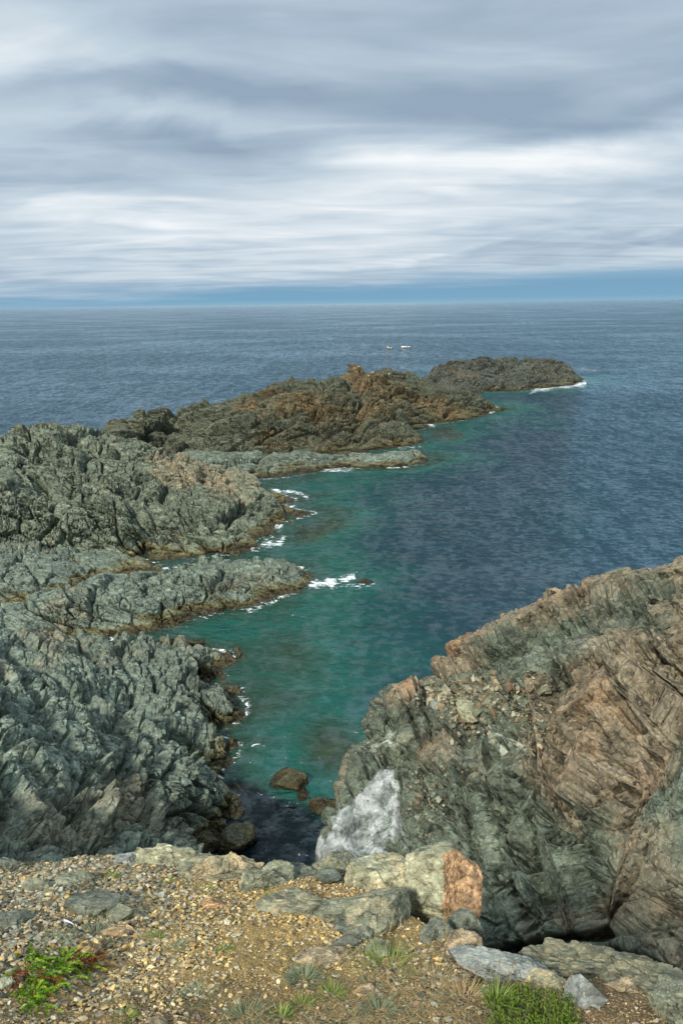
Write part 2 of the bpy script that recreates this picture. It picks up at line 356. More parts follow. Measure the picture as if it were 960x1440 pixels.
# ------------------------------------------------------------------ rock masses
def angle_of(px): return math.degrees(math.atan((px-480)/F))
def mass(name, poly, ctrl, ang, rr, dang, kr, w, scales, mat, M, amp=.24, tilt=.35, crack=.1, pillow=.12, seed=0, warp=.12, box=0.0,
         floor=-1.8, under=.45, post=None, edge=.7, strength=1.0, fade=2.5, base_noise=.0, tintf=None, lam=.02):
    """height surface on a polar sheet of real ground; outline poly is the waterline"""
    poly = np.array([p[:2] for p in poly]); ctrl = np.array(ctrl)
    a = np.radians(np.arange(ang[0], ang[1], dang)); r = [rr[0]]
    while r[-1] < rr[1]: r.append(r[-1]*(1+kr))
    r = np.array(r); A, RR = np.meshgrid(a, r, indexing='ij'); na_, nr = A.shape
    XY = np.stack([RR.ravel()*np.sin(A.ravel()), RR.ravel()*np.cos(A.ravel())], 1)
    ds = sdist(XY, poly)
    prof = lambda d: 1-np.exp(-np.maximum(d, 0)/w)
    dc = np.maximum(sdist(ctrl[:, :2], poly), 1.3*w)
    hv = ctrl[:, 2]/prof(dc); hp = ctrl[:, :2]
    if edge is not None:
        e2 = (poly+np.roll(poly, -1, 0))/2; e2 = np.r_[poly, e2]; e2 = e2[np.array([np.min(np.hypot(*(hp-q).T)) > 1.2*w for q in e2])]
        hp = np.r_[hp, e2]; hv = np.r_[hv, np.full(len(e2), edge)]
    H = Rbf(hp, hv, lam)
    keepm = ds > -(-floor/under) - 3*kr*RR.ravel()
    # signed waterline wobble
    P3 = np.c_[XY, np.zeros(len(XY))]
    z = np.maximum(H(XY), .5)*prof(ds)
    z = np.where(ds > 0, z, ds*under)
    P = np.c_[XY, z]
    G = P.reshape(na_, nr, 3)
    du = np.gradient(G, axis=0); dv = np.gradient(G, axis=1)
    N = np.cross(du, dv).reshape(-1, 3); N /= np.linalg.norm(N, axis=1, keepdims=True)+1e-9
    N *= np.sign(N[:, 2:3]+1e-9)
    N[:, 2] = np.maximum(N[:, 2], .15)
    # smooth the normals a little
    Ng = N.reshape(na_, nr, 3)
    for _ in range(6):
        Ng = (Ng + np.roll(Ng, 1, 0)+np.roll(Ng, -1, 0)+np.roll(Ng, 1, 1)+np.roll(Ng, -1, 1))/5
    N = Ng.reshape(-1, 3); N /= np.linalg.norm(N, axis=1, keepdims=True)+1e-9
    idx = np.nonzero(keepm)[0]
    Pk = P[idx]; Nk = N[idx]
    d, at = blocks(Pk, Nk, scales, M, amp, tilt, crack, pillow, seed, warp, box)
    d = d + fbm(Pk/scales[-1]*.8, 3, seed+5)*scales[-1]*.18
    amt = strength*(.35+.65*sstep(0, fade, ds[idx]))
    Pk2 = Pk + Nk*(d*amt)[:, None]
    sx, sy = proj(Pk)
    lime = np.zeros(len(Pk)); tint = np.zeros((len(Pk), 4)); tint[:, 3] = 1
    if post: Pk2, lime, tint = post(Pk, Pk2, Nk, sx, sy, lime, tint, at)
    remap = -np.ones(len(P), int); remap[idx] = np.arange(len(idx))
    ii = np.arange(na_*nr).reshape(na_, nr)
    Q = np.stack([ii[:-1, :-1], ii[:-1, 1:], ii[1:, 1:], ii[1:, :-1]], -1).reshape(-1, 4)[:, ::-1]
    Q = remap[Q]; Q = Q[(Q >= 0).all(1)]
    q = Pk2[Q[:, 0], 2]; Q = Q[(Pk2[Q][:, :, 2].max(1) > floor)]
    used = np.unique(Q); rm = -np.ones(len(Pk2), int); rm[used] = np.arange(len(used))
    k1 = min(1, len(at)-1); k2 = min(2, len(at)-1)
    blk = np.c_[at[0][0], at[k1][0], at[k2][0], np.ones(len(Pk2))]
    o = mesh_obj(name, Pk2[used], rm[Q], mat, attrs={'blk': blk[used], 'tint': tint[used], 'lime': lime[used]}, smooth=(name == 'rock_cliff'))
    fx_, fy_ = proj(Pk2[used])
    for c_ in ctrl[::2]:
        ex, ey = proj(c_[None]); mk = np.abs(fx_-ex) < 3
        if os_dbg and mk.any(): print('   col %4d want %4d top %4d' % (ex[0], ey[0], fy_[mk].min()))
    print(name, len(used), round(time.time()-T0, 1))
    return o, (poly, H, prof, under)
def spot(sx, sy, x, y, rx, ry, rot=0):
    c, s_ = math.cos(R(rot)), math.sin(R(rot)); u = ((sx-x)*c+(sy-y)*s_)/rx; v = (-(sx-x)*s_+(sy-y)*c)/ry
    return np.exp(-(u*u+v*v))

SH = []      # outlines for the water depth

M1 = axes(25, 50, (2.3, 1.4, .75))
M2 = axes(-38, 30, (2.2, 1.5, .75))

mat_far = rock_mat('rock_far', grey=(.085, .095, .075), pale=(.22, .24, .19), brown=(.12, .10, .06), rust=(.26, .13, .04), scale=.42, rustk=.4, brownk=.8, palek=.2, gain=1.35)
mat_mid = rock_mat('rock_mid', gst=(1, 1.7, 1.4), grey=(.10, .12, .085), pale=(.29, .34, .26), brown=(.14, .115, .07), rust=(.34, .17, .06), scale=.6, rustk=.6, brownk=.65, palek=.5, gain=1.9)
mat_brown = rock_mat('rock_brown', grey=(.10, .11, .07), pale=(.24, .26, .19), brown=(.145, .10, .045), rust=(.34, .155, .045), scale=.6, rustk=.42, brownk=.85, palek=.3, gain=1.4)
mat_near = rock_mat('rock_near', gst=(1, 1.5, 1.25), grey=(.10, .128, .10), pale=(.30, .37, .30), brown=(.13, .115, .075), rust=(.27, .17, .08), scale=.9, rustk=.3, brownk=.62, palek=.62, gain=1.95)

# --- far islet
pA = [atz(650, 553), atz(700, 550), atz(740, 548), atz(760, 546), atz(800, 541), atz(820, 538), colY(815, 236), colY(760, 250), colY(700, 256), colY(640, 250), colY(600, 240), colY(590, 216)]
cA = [aty(*t) for t in [(605, 524, 225), (620, 519, 228), (650, 514, 230), (680, 508, 234), (710, 505, 235), (735, 506, 235), (760, 509, 234), (785, 512, 233), (800, 521, 230), (700, 530, 222), (740, 528, 222), (780, 528, 224)]]
oA, iA = mass('rock_islet', pA, cA, (angle_of(560), angle_of(850)), (200, 262), .055, .0016, 3.0, [9, 3.6, 1.5], mat_far, M1, amp=[.06, .14, .2], tilt=[.12, .36, .5], crack=.4, seed=1, fade=5, edge=1.6)
tag(oA, 'farthest low dark islet beyond the long ridge, surf at its right end', 'rock islet')

# --- middle ridge
pB = [atz(*t) for t in [(703, 574), (680, 583), (640, 592), (600, 597), (583, 605), (590, 620), (560, 627), (520, 632), (470, 637), (440, 641), (380, 650), (300, 655), (200, 668), (130, 675)]] + [colY(120, 112), colY(180, 126), colY(215, 134), colY(250, 139), colY(290, 145), colY(330, 150), colY(370, 160), colY(430, 172), colY(480, 178), colY(560, 184), colY(640, 180), colY(690, 172)]
cB = [aty(*t) for t in [(165, 614, 110), (185, 594, 116), (200, 586, 120), (215, 583, 123), (250, 580, 127), (290, 570, 132), (320, 578, 135), (340, 565, 140), (370, 553, 147), (400, 543, 152), (430, 548, 156), (470, 553, 160), (484, 540, 164), (494, 521, 166), (499, 517, 163), (500, 516, 168), (510, 519, 165), (509, 519, 168), (520, 525, 168), (535, 529, 169), (560, 523, 170), (578, 528, 170), (600, 540, 169), (640, 554, 168), (680, 566, 167)]] + \
     [atz(450, 600, 3.6), atz(380, 600, 5), atz(300, 610, 3.6), atz(250, 612, 3), atz(540, 580, 4.2), atz(600, 580, 2.6), atz(480, 570, 6.5), atz(420, 630, 1.5), atz(540, 615, 1.8), atz(350, 630, 2.4), atz(200, 630, 2.2)]
def postB(P, P2, N, sx, sy, lime, tint, at):
    tint[:, 0] += .25*spot(sx, sy, 560, 560, 90, 25, 20)+.2*spot(sx, sy, 430, 580, 90, 22) + .3*spot(sx, sy, 500, 530, 25, 20) - .4*spot(sx, sy, 240, 610, 80, 30)
    tint[:, 2] += .55*spot(sx, sy, 508, 521, 18, 8) + .35*spot(sx, sy, 400, 548, 60, 8) + .35*spot(sx, sy, 560, 528, 60, 8) + .3*spot(sx, sy, 290, 576, 60, 8)
    tint[:, 1] += .3*spot(sx, sy, 520, 545, 30, 10)+.25*spot(sx, sy, 230, 612, 60, 20)
    return P2, lime, tint
oB, iB = mass('rock_ridge', pB, cB, (angle_of(90), angle_of(730)), (100, 205), .05, .0015, 3.5, [9, 3.5, 1.4, .6], mat_brown, M1, amp=[.07, .12, .17, .17], tilt=[.2, .4, .52, .5], crack=.45, pillow=.08, seed=2, fade=5, post=postB, edge=1.4)
tag(oB, 'long brown and rusty rock ridge with a pointed yellowish peak', 'rock ridge')

# --- pale shelf with thin finger
pC = [atz(*t) for t in [(604, 647), (590, 652), (560, 657), (510, 658), (480, 656), (450, 662), (420, 668), (390, 672), (350, 674), (290, 676), (200, 680), (200, 640), (280, 622), (380, 624), (440, 636), (462, 646), (490, 644), (540, 642), (590, 643)]]
cC = [atz(200, 655, 1.8), atz(250, 650, 2.0), atz(290, 646, 2.0), atz(330, 641, 2.0), atz(370, 640, 1.9), atz(410, 646, 1.4), atz(300, 660, 1.6), atz(350, 660, 1.5), atz(440, 654, .9), atz(480, 650, .7), atz(520, 647, .9), atz(560, 647, .9), atz(590, 648, .6)]
mat_pale = rock_mat('rock_pale', grey=(.125, .155, .12), pale=(.30, .36, .28), brown=(.12, .11, .07), rust=(.25, .15, .06), scale=.7, rustk=.1, brownk=.1, palek=.75, gain=1.8)
oC, iC = mass('rock_shelf', pC, cC, (angle_of(170), angle_of(625)), (92, 130), .05, .0016, 1.5, [5, 2, .8, .4], mat_pale, M1, amp=.14, tilt=.34, crack=.22, seed=3, fade=2, strength=.7)
tag(oC, 'low pale green shelf ending in a thin dark finger below the brown ridge', 'rock shelf')

# --- large left ridge
pD = [atz(*t) for t in [(415, 702), (398, 710), (418, 717), (441, 721), (425, 727), (397, 733), (372, 742), (380, 751), (360, 758), (352, 770), (330, 776), (295, 782), (265, 779), (220, 785), (150, 789), (60, 795), (-160, 810)]] + [colY(-260, 80), colY(-120, 88), colY(0, 94), colY(60, 101), colY(120, 104), colY(180, 104), colY(240, 102), colY(330, 97), colY(385, 92), colY(405, 88.5)]
cD = [aty(*t) for t in [(-120, 655, 74), (-60, 640, 78), (0, 628, 82), (30, 615, 86), (65, 605, 89), (95, 601, 92), (118, 602, 92), (135, 614, 91), (160, 618, 92), (200, 626, 92), (240, 644, 91), (270, 657, 90), (310, 667, 89), (350, 679, 88), (385, 690, 87), (405, 697, 87)]] + \
     [atz(110, 680, 6), atz(60, 700, 5), atz(0, 700, 6.5), atz(-80, 720, 6), atz(200, 690, 4.2), atz(260, 700, 3.5), atz(320, 705, 3), atz(360, 715, 2), atz(200, 740, 2.4), atz(280, 745, 2.2), atz(340, 745, 1.5), atz(100, 745, 3), atz(20, 760, 3), atz(300, 768, 1.2), atz(160, 772, 1), atz(130, 640, 7.4), atz(40, 650, 7.6)]
def postD(P, P2, N, sx, sy, lime, tint, at):
    tint[:, 0] += .34*spot(sx, sy, 290, 690, 120, 22, 12)+.36*spot(sx, sy, 260, 650, 60, 14, 15) + .2*spot(sx, sy, 110, 615, 60, 15) - .2*spot(sx, sy, 80, 740, 120, 40)
    tint[:, 2] += .5*spot(sx, sy, 400, 722, 50, 7)+.35*spot(sx, sy, 370, 750, 30, 14)
    tint[:, 1] += .15*spot(sx, sy, 80, 720, 120, 60)
    return P2, lime, tint
oD, iD = mass('rock_headland', pD, cD, (angle_of(-170), angle_of(465)), (58, 118), .05, .0014, 2.2, [6, 2.4, 1.0, .42], mat_mid, M2, amp=[.12, .18, .2, .2], tilt=[.2, .34, .5, .5], crack=.4, pillow=.06, seed=4, fade=4, post=postD, edge=1.0)
tag(oD, 'broad craggy grey green headland with orange stained spur on the left', 'headland')

# --- low shelf in front of it
pE = [atz(*t) for t in [(226, 800), (200, 808), (150, 815), (110, 829), (60, 846), (0, 856), (-160, 870), (-160, 740), (0, 750), (90, 765), (150, 778), (200, 787), (222, 795)]]
cE = [atz(-120, 790, 3.2), atz(-60, 796, 2.6), atz(0, 796, 2), atz(50, 808, 1.5), atz(100, 797, 1.4), atz(150, 799, 1.1), atz(190, 800, .9), atz(40, 830, 1.1), atz(-60, 836, 1.6), atz(110, 815, .9)]
oE, iE = mass('rock_ledge', pE, cE, (angle_of(-170), angle_of(240)), (48, 76), .055, .0015, .9, [4, 1.6, .7, .3], mat_near, M2, amp=[.12, .18, .2, .2], tilt=[.25, .42, .5, .5], crack=.42, pillow=.07, seed=5, fade=1.5, strength=.6)
tag(oE, 'low grey green ledge squeezed between the broad headland and the long rock tongue', 'rock ledge')

# --- rock tongue
pF = [atz(*t) for t in [(435, 816), (428, 824), (410, 832), (380, 843), (345, 855), (300, 862), (270, 870), (235, 885), (190, 893), (120, 897), (60, 905), (-160, 940), (-160, 880), (0, 862), (80, 842), (150, 822), (230, 804), (300, 795), (380, 792), (420, 798), (436, 810)]]
cF = [atz(*t) for t in [(428, 815, 0.65), (412, 808, 1.15), (395, 807, 1.37), (340, 811, 1.51), (290, 817, 1.66), (262, 821, 1.66), (240, 826, 1.58), (190, 820, 2.3), (150, 824, 2.16), (120, 832, 2.02), (90, 856, 2.02), (50, 874, 2.16), (20, 886, 2.3), (-60, 896, 2.88), (250, 851, 1.08), (330, 836, 1.08), (180, 856, 1.58), (140, 878, 1.15), (230, 874, 0.65)]]
def postF(P, P2, N, sx, sy, lime, tint, at):
    tint[:, 1] += .4*spot(sx, sy, 190, 845, 80, 25)
    tint[:, 0] += .35*spot(sx, sy, 360, 820, 70, 16)
    tint[:, 2] += .4*spot(sx, sy, 370, 838, 60, 12, -15)
    return P2, lime, tint
oF, iF = mass('rock_tongue', pF, cF, (angle_of(-170), angle_of(455)), (42, 66), .05, .0013, 1.2, [3.6, 1.5, .6, .26], mat_near, M2, amp=[.12, .18, .2, .2], tilt=[.25, .42, .5, .5], crack=.42, pillow=.07, seed=6, fade=1.8, strength=.7, post=postF)
tag(oF, 'long narrow rock tongue, pale at its root, white surf at its dark tip', 'rock outcrop')

# --- near shore
pG = [atz(*t) for t in [(175, 900), (240, 904), (275, 906), (262, 912), (322, 918), (326, 923), (300, 940), (306, 950), (288, 957), (312, 966), (336, 972), (330, 978), (346, 992), (345, 1003), (322, 1020), (296, 1026), (300, 1035), (336, 1046), (332, 1060), (308, 1083), (301, 1100), (320, 1124), (318, 1138), (302, 1158), (284, 1176), (262, 1198)]] + \
     [np.array(t) for t in [(-3.0, 20.5, 0), (-1.5, 14, 0), (-8, 6, 0), (-40, 4, 0), (-60, 30, 0), (-50, 55, 0)]] + [atz(-160, 930), atz(0, 912), atz(70, 918), atz(130, 905)]
cG = [atz(*t) for t in [(-80, 915, 5.5), (0, 893, 3.4), (40, 912, 2.4), (85, 924, 1.7), (160, 914, 1.3), (220, 914, .9), (150, 930, 2.4), (230, 945, 1.7), (290, 925, .9), (270, 960, 1.3), (320, 985, .9), (200, 980, 2.6), (100, 960, 4.2), (0, 960, 6.5), (-80, 1000, 9), (0, 1050, 8.5), (90, 1040, 5.8), (180, 1050, 3.8), (260, 1030, 1.8), (260, 1060, 2.2), (300, 1052, 1.4), (0, 1150, 9.5), (90, 1130, 6.5), (170, 1110, 4.2), (240, 1110, 2.6), (285, 1130, 1.5), (180, 1180, 4.6), (240, 1180, 2.8), (80, 1200, 7.6), (0, 1220, 10.5)]] + \
     [np.array(t) for t in [(-4, 17, 5.0), (-3.2, 14, 7), (-9, 11, 12), (-16, 12, 14), (-30, 12, 18), (-40, 30, 14)]]
def postG(P, P2, N, sx, sy, lime, tint, at):
    tint[:, 0] += .3*spot(sx, sy, 100, 1170, 160, 60)+.3*spot(sx, sy, 60, 920, 25, 50, -10) + .25*spot(sx, sy, 160, 1130, 60, 20)
    tint[:, 1] += .25*spot(sx, sy, 60, 1050, 110, 70)
    tint[:, 2] += .4*spot(sx, sy, 330, 985, 30, 30)+.3*spot(sx, sy, 290, 1120, 50, 60) + .3*spot(sx, sy, 310, 1060, 30, 20)
    return P2, lime, tint
oG, iG = mass('rocky_shore', pG, cG, (-62, angle_of(360)), (11, 56), .065, .0019, 1.0, [5, 2.3, 1.0, .45, .19], mat_near, axes(-48, 55, (2.3, 1.5, .75)), amp=[.13, .17, .2, .2, .17], tilt=[.24, .36, .55, .52, .42], crack=[.18, .45, .5, .42, .3], pillow=.06, seed=8, fade=1.6, post=postG, edge=None)
tag(oG, kind='structure'); oG.name = 'rocky_terrain'

# --- right cliff
crestR = [(455, 1183, 15.5), (472, 1150, 16), (495, 1105, 16.8), (513, 1060, 17.6), (518, 1030, 18), (540, 978, 18.4), (560, 964, 18.6), (598, 962, 18.8), (610, 935, 19.3), (650, 908, 19.5), (700, 873, 19.2), (740, 852, 18.8), (790, 838, 18.3), (830, 830, 17.8), (880, 812, 17.2), (960, 790, 16.4), (1060, 772, 15.8)]
cR = [aty(*t) for t in crestR]
backR = []
for p_ in cR[2:]:
    backR.append(np.array([p_[0]*1.08-.5, p_[1]+3.0, 0]))
cR += [np.array([q[0]*1.05-.15, q[1]+1.3, q[2]-1.6]) for q in cR[2:]] + [aty(*t) for t in [(500, 1170, 15.2), (560, 1110, 15.8), (540, 1050, 16.8), (560, 1000, 17.6), (600, 1040, 16.6), (640, 960, 17.9), (620, 1120, 14.8), (700, 960, 17.2), (700, 1030, 15.8), (690, 1100, 14.4), (760, 880, 17.7), (800, 900, 16.8), (780, 960, 15.9), (780, 1040, 14.6), (860, 860, 16.8), (880, 930, 15.3), (880, 1020, 14.0), (870, 1090, 13.0), (960, 860, 15.3), (960, 950, 13.9), (960, 1040, 12.7), (960, 1130, 11.8),
     (780, 1120, 13.4), (800, 1190, 12.3), (870, 1180, 12.0), (700, 1190, 13.0), (600, 1190, 14.0), (900, 1290, 10.9), (960, 1270, 10.5), (960, 1200, 11.1), (820, 1290, 11.3), (740, 1280, 11.8), (700, 1320, 11.6), (640, 1290, 12.4), (560, 1220, 13.8), (500, 1200, 14.9), (1060, 900, 13.6), (1060, 1100, 11.2), (1060, 1250, 9.9)]] + \
      [np.array(t) for t in [(.2, 11, 9.0), (2.5, 9.6, 9.6), (5, 8.6, 10), (8, 7.5, 11), (12, 6, 14), (14, 12, 19.5), (22, 9, 20)]]
pR = backR[1:] + [np.array(t) for t in [(16, 20, 0), (30, 16, 0), (34, 3, 0), (12, 1, 0), (4, 5.5, 0), (-.8, 8, 0), (-1.6, 13, 0), (-1.25, 15.2, 0), (-.85, 16.3, 0), (-.25, 17.3, 0), (.3, 18.3, 0)]]
CR_LINES = [([(795, 955), (798, 1040), (803, 1110), (806, 1165)], 5, .42), ([(806, 1165), (780, 1150), (762, 1120)], 4, .3), ([(685, 1085), (694, 1130), (716, 1190), (735, 1228), (770, 1290)], 4, .3), ([(818, 1180), (850, 1230), (870, 1300)], 3.5, .25),
            ([(745, 975), (752, 1060), (775, 1130)], 3, .18), ([(805, 1052), (850, 1040), (905, 1024)], 4, .3), ([(815, 1160), (850, 1135), (880, 1115)], 4, .3), ([(630, 930), (700, 935), (760, 900), (830, 850)], 4, .22), ([(900, 860), (940, 980), (960, 1050)], 3, .2), ([(880, 1000), (930, 1130), (945, 1260)], 3, .18), ([(640, 1120), (670, 1200), (690, 1250)], 3, .15), ([(700, 1340), (780, 1325), (850, 1312), (960, 1270)], 5, .5), ([(570, 1090), (560, 1170), (555, 1220)], 3, .18), ([(684, 1010), (686, 1090)], 3, .2)]
FACES = [([(245, 365), (270, 310), (345, 255), (430, 215), (520, 160), (650, 122), (685, 150), (590, 235), (540, 268), (430, 288), (370, 328), (262, 350)], .12, (0, .1, .1), (.42, 0, .12)),
 ([(604, 275), (780, 182), (855, 165), (895, 245), (868, 290), (700, 328), (642, 356), (614, 330)], .10, (.1, -.1, 0), (.05, .12, 0)),
 ([(690, 118), (820, 62), (960, 38), (1100, 20), (1100, 150), (960, 120), (860, 135), (760, 172), (700, 165)], .10, (0, 0, .15), (.25, 0, .25)),
 ([(872, 160), (965, 140), (1100, 170), (1100, 420), (960, 340), (905, 250)], .0, (-.1, 0, .05), (.35, -.1, 0)),
 ([(632, 372), (700, 336), (770, 350), (862, 470), (872, 500), (770, 520), (656, 570), (640, 540)], .32, (.12, -.05, .12), (.48, -.2, 0)),
 ([(790, 335), (890, 300), (955, 350), (1100, 460), (1100, 560), (960, 500), (890, 500), (870, 440)], .12, (-.05, .05, 0), (.15, 0, 0)),
 ([(546, 432), (604, 388), (628, 402), (632, 600), (652, 755), (622, 768), (592, 700), (562, 590), (547, 500)], .22, (-.15, 0, .05), (.32, .25, 0)),
 ([(402, 474), (450, 556), (552, 568), (558, 600), (500, 655), (432, 688), (412, 600)], .30, (0, .15, .2), (-.1, .42, 0)),
 ([(652, 588), (768, 544), (798, 618), (798, 655), (702, 738), (668, 748), (652, 650)], .34, (.1, -.1, -.1), (.36, -.1, 0)),
 ([(795, 560), (880, 535), (1100, 600), (1100, 1020), (960, 1040), (880, 1082), (782, 1092), (744, 1020), (684, 860), (674, 795), (802, 685)], .22, (.04, -.04, 0), (.22, -.1, 0)),
 ([(562, 745), (650, 795), (738, 1000), (766, 1098), (632, 1112), (562, 1010), (504, 900), (542, 822)], .16, (-.1, 0, .05), (.10, 0, 0)),
 ([(442, 694), (558, 664), (588, 718), (520, 826), (490, 892), (452, 828), (432, 742)], .05, (.1, .1, 0), (-.1, .1, 0)),
 ([(342, 652), (400, 684), (438, 790), (448, 896), (402, 896), (362, 800), (332, 722)], .06, (-.2, .1, 0), (.05, .25, .05)),
 ([(222, 600), (232, 552), (290, 508), (328, 540), (328, 606), (300, 638), (242, 628)], .28, (0, -.1, .15), (.42, .1, 0)),
 ([(122, 430), (182, 382), (235, 392), (210, 430), (152, 468)], .22, (0, .1, .2), (.55, -.1, 0)),
 ([(72, 530), (130, 474), (218, 502), (200, 556), (112, 598), (82, 640)], .12, (-.1, 0, .1), (0, .35, .05)),
 ([(424, 955), (480, 935), (500, 1036), (556, 1056), (540, 1108), (442, 1080)], .10, (.1, 0, .1), (.0, .1, 0)),
 ([(484, 372), (520, 322), (575, 288), (600, 302), (588, 348), (512, 398)], .22, (0, .1, .2), (.05, .3, 0)),
 ([(345, 480), (395, 478), (408, 590), (405, 660), (345, 640), (335, 560)], -.12, (0, 0, 0), (.1, 0, 0))]
def postR(P, P2, N, sx, sy, lime, tint, at):
    wx = sx+6*noise(P*1.3, 77)+2.2*noise(P*5, 78); wy = sy+6*noise(P*1.3+9, 79)+2.2*noise(P*5, 80)
    d = np.zeros(len(P))
    for ln, wd, dp in CR_LINES:
        q = pdist(wx, wy, ln); d -= 2.8*dp*np.exp(-(q/(wd*1.25))**2)
    # stepped ledges: the block above each line stands proud
    def proud(poly, amt, soft=3.):
        s_ = sdist(np.c_[wx, wy], poly); return 1.9*amt*sstep(-soft, soft, s_)
    d += proud([(803, 1055), (905, 1026), (890, 900), (800, 880), (750, 930)], .35)
    d += proud([(812, 1062), (880, 1045), (905, 1110), (870, 1140), (815, 1160)], .4)
    d += proud([(755, 985), (790, 965), (800, 1150), (775, 1135)], .3)
    d += proud([(685, 1040), (745, 1045), (760, 1090), (735, 1120), (700, 1120), (688, 1080)], .35)
    d += proud([(820, 1195), (870, 1150), (955, 1120), (1000, 1200), (955, 1275), (870, 1305)], .3)
    d += proud([(545, 980), (600, 965), (600, 1000), (560, 1010)], .25)
    d += proud([(605, 940), (740, 852), (960, 790), (1000, 800), (830, 870), (720, 925), (640, 930)], .25, 5)
    d0 = d; joint = np.zeros(len(P))
    # the large joint-bounded faces of the cliff, each a plane of its own with its own weathering
    fine, _ = blocks(P, N, [.8, .34, .15], axes(-80, 62, (1.3, 1.1, .85)), [.07, .07, .06], [.17, .18, .13], [.12, .1, .05], 0, 140, .05, .9)
    wx2 = sx+3.0*noise(P*1.1, 177)+1.6*noise(P*4, 178); wy2 = sy+3.0*noise(P*1.1+9, 179)+1.6*noise(P*4, 180)
    for q_, off_, tl_, tn_ in FACES:
        pl = [(480+a*.5, 774+b*.5) for a, b in q_]
        sd = sdist(np.c_[wx2, wy2], pl); fm_ = sstep(-.5, 3.0, sd); m_ = fm_ > .5
        if m_.sum() < 50: continue
        c_ = P[m_].mean(0); u_, s__, v_ = np.linalg.svd(P[m_][::7]-c_, full_matrices=False); n_ = v_[2]; n_ = n_*np.sign(n_ @ N[m_].mean(0))
        n_ = n_+np.array(tl_); n_ /= np.linalg.norm(n_)
        h_ = np.clip((c_-P) @ n_, -.9, .9)
        tgt = P + n_*(h_*.85+off_*1.45)[:, None] + N*fine[:, None]*.9
        P2 = P2*(1-fm_*.93)[:, None] + tgt*(fm_*.93)[:, None]
        d0 = d0*(1-.4*fm_); joint = np.maximum(joint, np.exp(-((sd+1.5)/2.6)**2))
        tint[:, :3] = tint[:, :3]*(1-.8*fm_)[:, None] + np.array(tn_)*np.array([.62, 1.2, 1.0])*fm_[:, None]
    d = d0 - .62*joint*(.55+.6*noise(P*.9, 190))
    for _q in (0,):
        dn_ = ((P2-P)*N).sum(1); P2 = P2 - N*np.maximum(dn_-.55, 0)[:, None]
    slab = [(556, 1076), (535, 1082), (505, 1112), (474, 1146), (450, 1190), (452, 1215), (545, 1215), (566, 1160), (568, 1110)]
    s_ = sdist(np.c_[wx, wy], slab); f = sstep(-5, 9, s_+4*noise(P*2.2, 91)+2.5*noise(P*7, 92))
    flat = P + N*(.18+.05*noise(P*1.1, 5)+.02*noise(P*6, 6))[:, None]
    P2 = P2*(1-f*.85)[:, None] + flat*(f*.85)[:, None]
    P2 = P2 + N*d[:, None]
    lime = lime + f*(.62+.16*noise(P*1.6, 88)+.10*noise(P*5, 89))
    for x, y, rx, ry, a in [(892, 838, 8, 6, .42), (915, 850, 4, 9, .5), (925, 832, 3, 9, .4), (835, 935, 12, 3, .55), (670, 1150, 10, 20, .3), (640, 1170, 8, 25, .3), (705, 1060, 22, 14, .42), (755, 990, 8, 24, .42), (560, 1040, 20, 12, .3), (600, 1010, 16, 10, .3), (665, 1225, 6, 10, .5), (735, 1300, 10, 16, .45), (800, 1190, 6, 14, .4), (760, 1240, 8, 10, .35), (690, 1075, 8, 12, .2)]:
        lime = lime + a*spot(sx, sy, x, y, rx, ry)
    tint[:, 0] += .42*spot(sx, sy, 900, 960, 130, 120) + .4*spot(sx, sy, 780, 850, 150, 26, -22) + .5*spot(sx, sy, 640, 925, 60, 18, -35) + .4*spot(sx, sy, 860, 1100, 90, 70) + .3*spot(sx, sy, 900, 1230, 70, 60) + .35*spot(sx, sy, 800, 1290, 60, 20) + .5*spot(sx, sy, 575, 985, 30, 16) + .4*spot(sx, sy, 770, 1050, 20, 60) + .25*spot(sx, sy, 640, 910, 40, 20) + .3*spot(sx, sy, 610, 1060, 30, 20)- .35*spot(sx, sy, 700, 1230, 80, 70) - .25*spot(sx, sy, 830, 1230, 60, 60)
    tint[:, 1] += .3*spot(sx, sy, 620, 1080, 60, 80) + .3*spot(sx, sy, 720, 1060, 40, 40) - .3*spot(sx, sy, 860, 1180, 120, 80)
    tint[:, 2] += .35*spot(sx, sy, 880, 822, 90, 10, -14) + .3*spot(sx, sy, 650, 915, 40, 8, -30)
    return P2, lime, tint
mat_cliff = rock_mat('rock_cliff', grey=(.088, .108, .078), pale=(.29, .33, .27), brown=(.128, .106, .070), rust=(.19, .125, .07), scale=1.7, tide=True, rustk=.40, brownk=.78, palek=.45, gain=1.75, gst=(1, 1.25, .9), grain=(.3, .5, .2), bump=1.0)
oR, iR = mass('rock_cliff', pR, cR, (-14, 62), (7.5, 24), .075, .0013, .35, [2.6, 1.15, .48, .19], mat_cliff, axes(-80, 62, (1.35, 1.1, .85)), amp=[.15, .28, .22, .18, .14], tilt=[.18, .38, .42, .4, .36], crack=[.16, .3, .3, .22, .12], pillow=0, warp=.05, box=.9, seed=11, floor=-1.5, fade=.6, under=1.0, post=postR, edge=None, strength=.78)
tag(oR, 'massive cracked brown cliff on the right with a white slab low on it', 'cliff')

SH = [pA, pB, pC, pD, pE, pF, pG, pR]
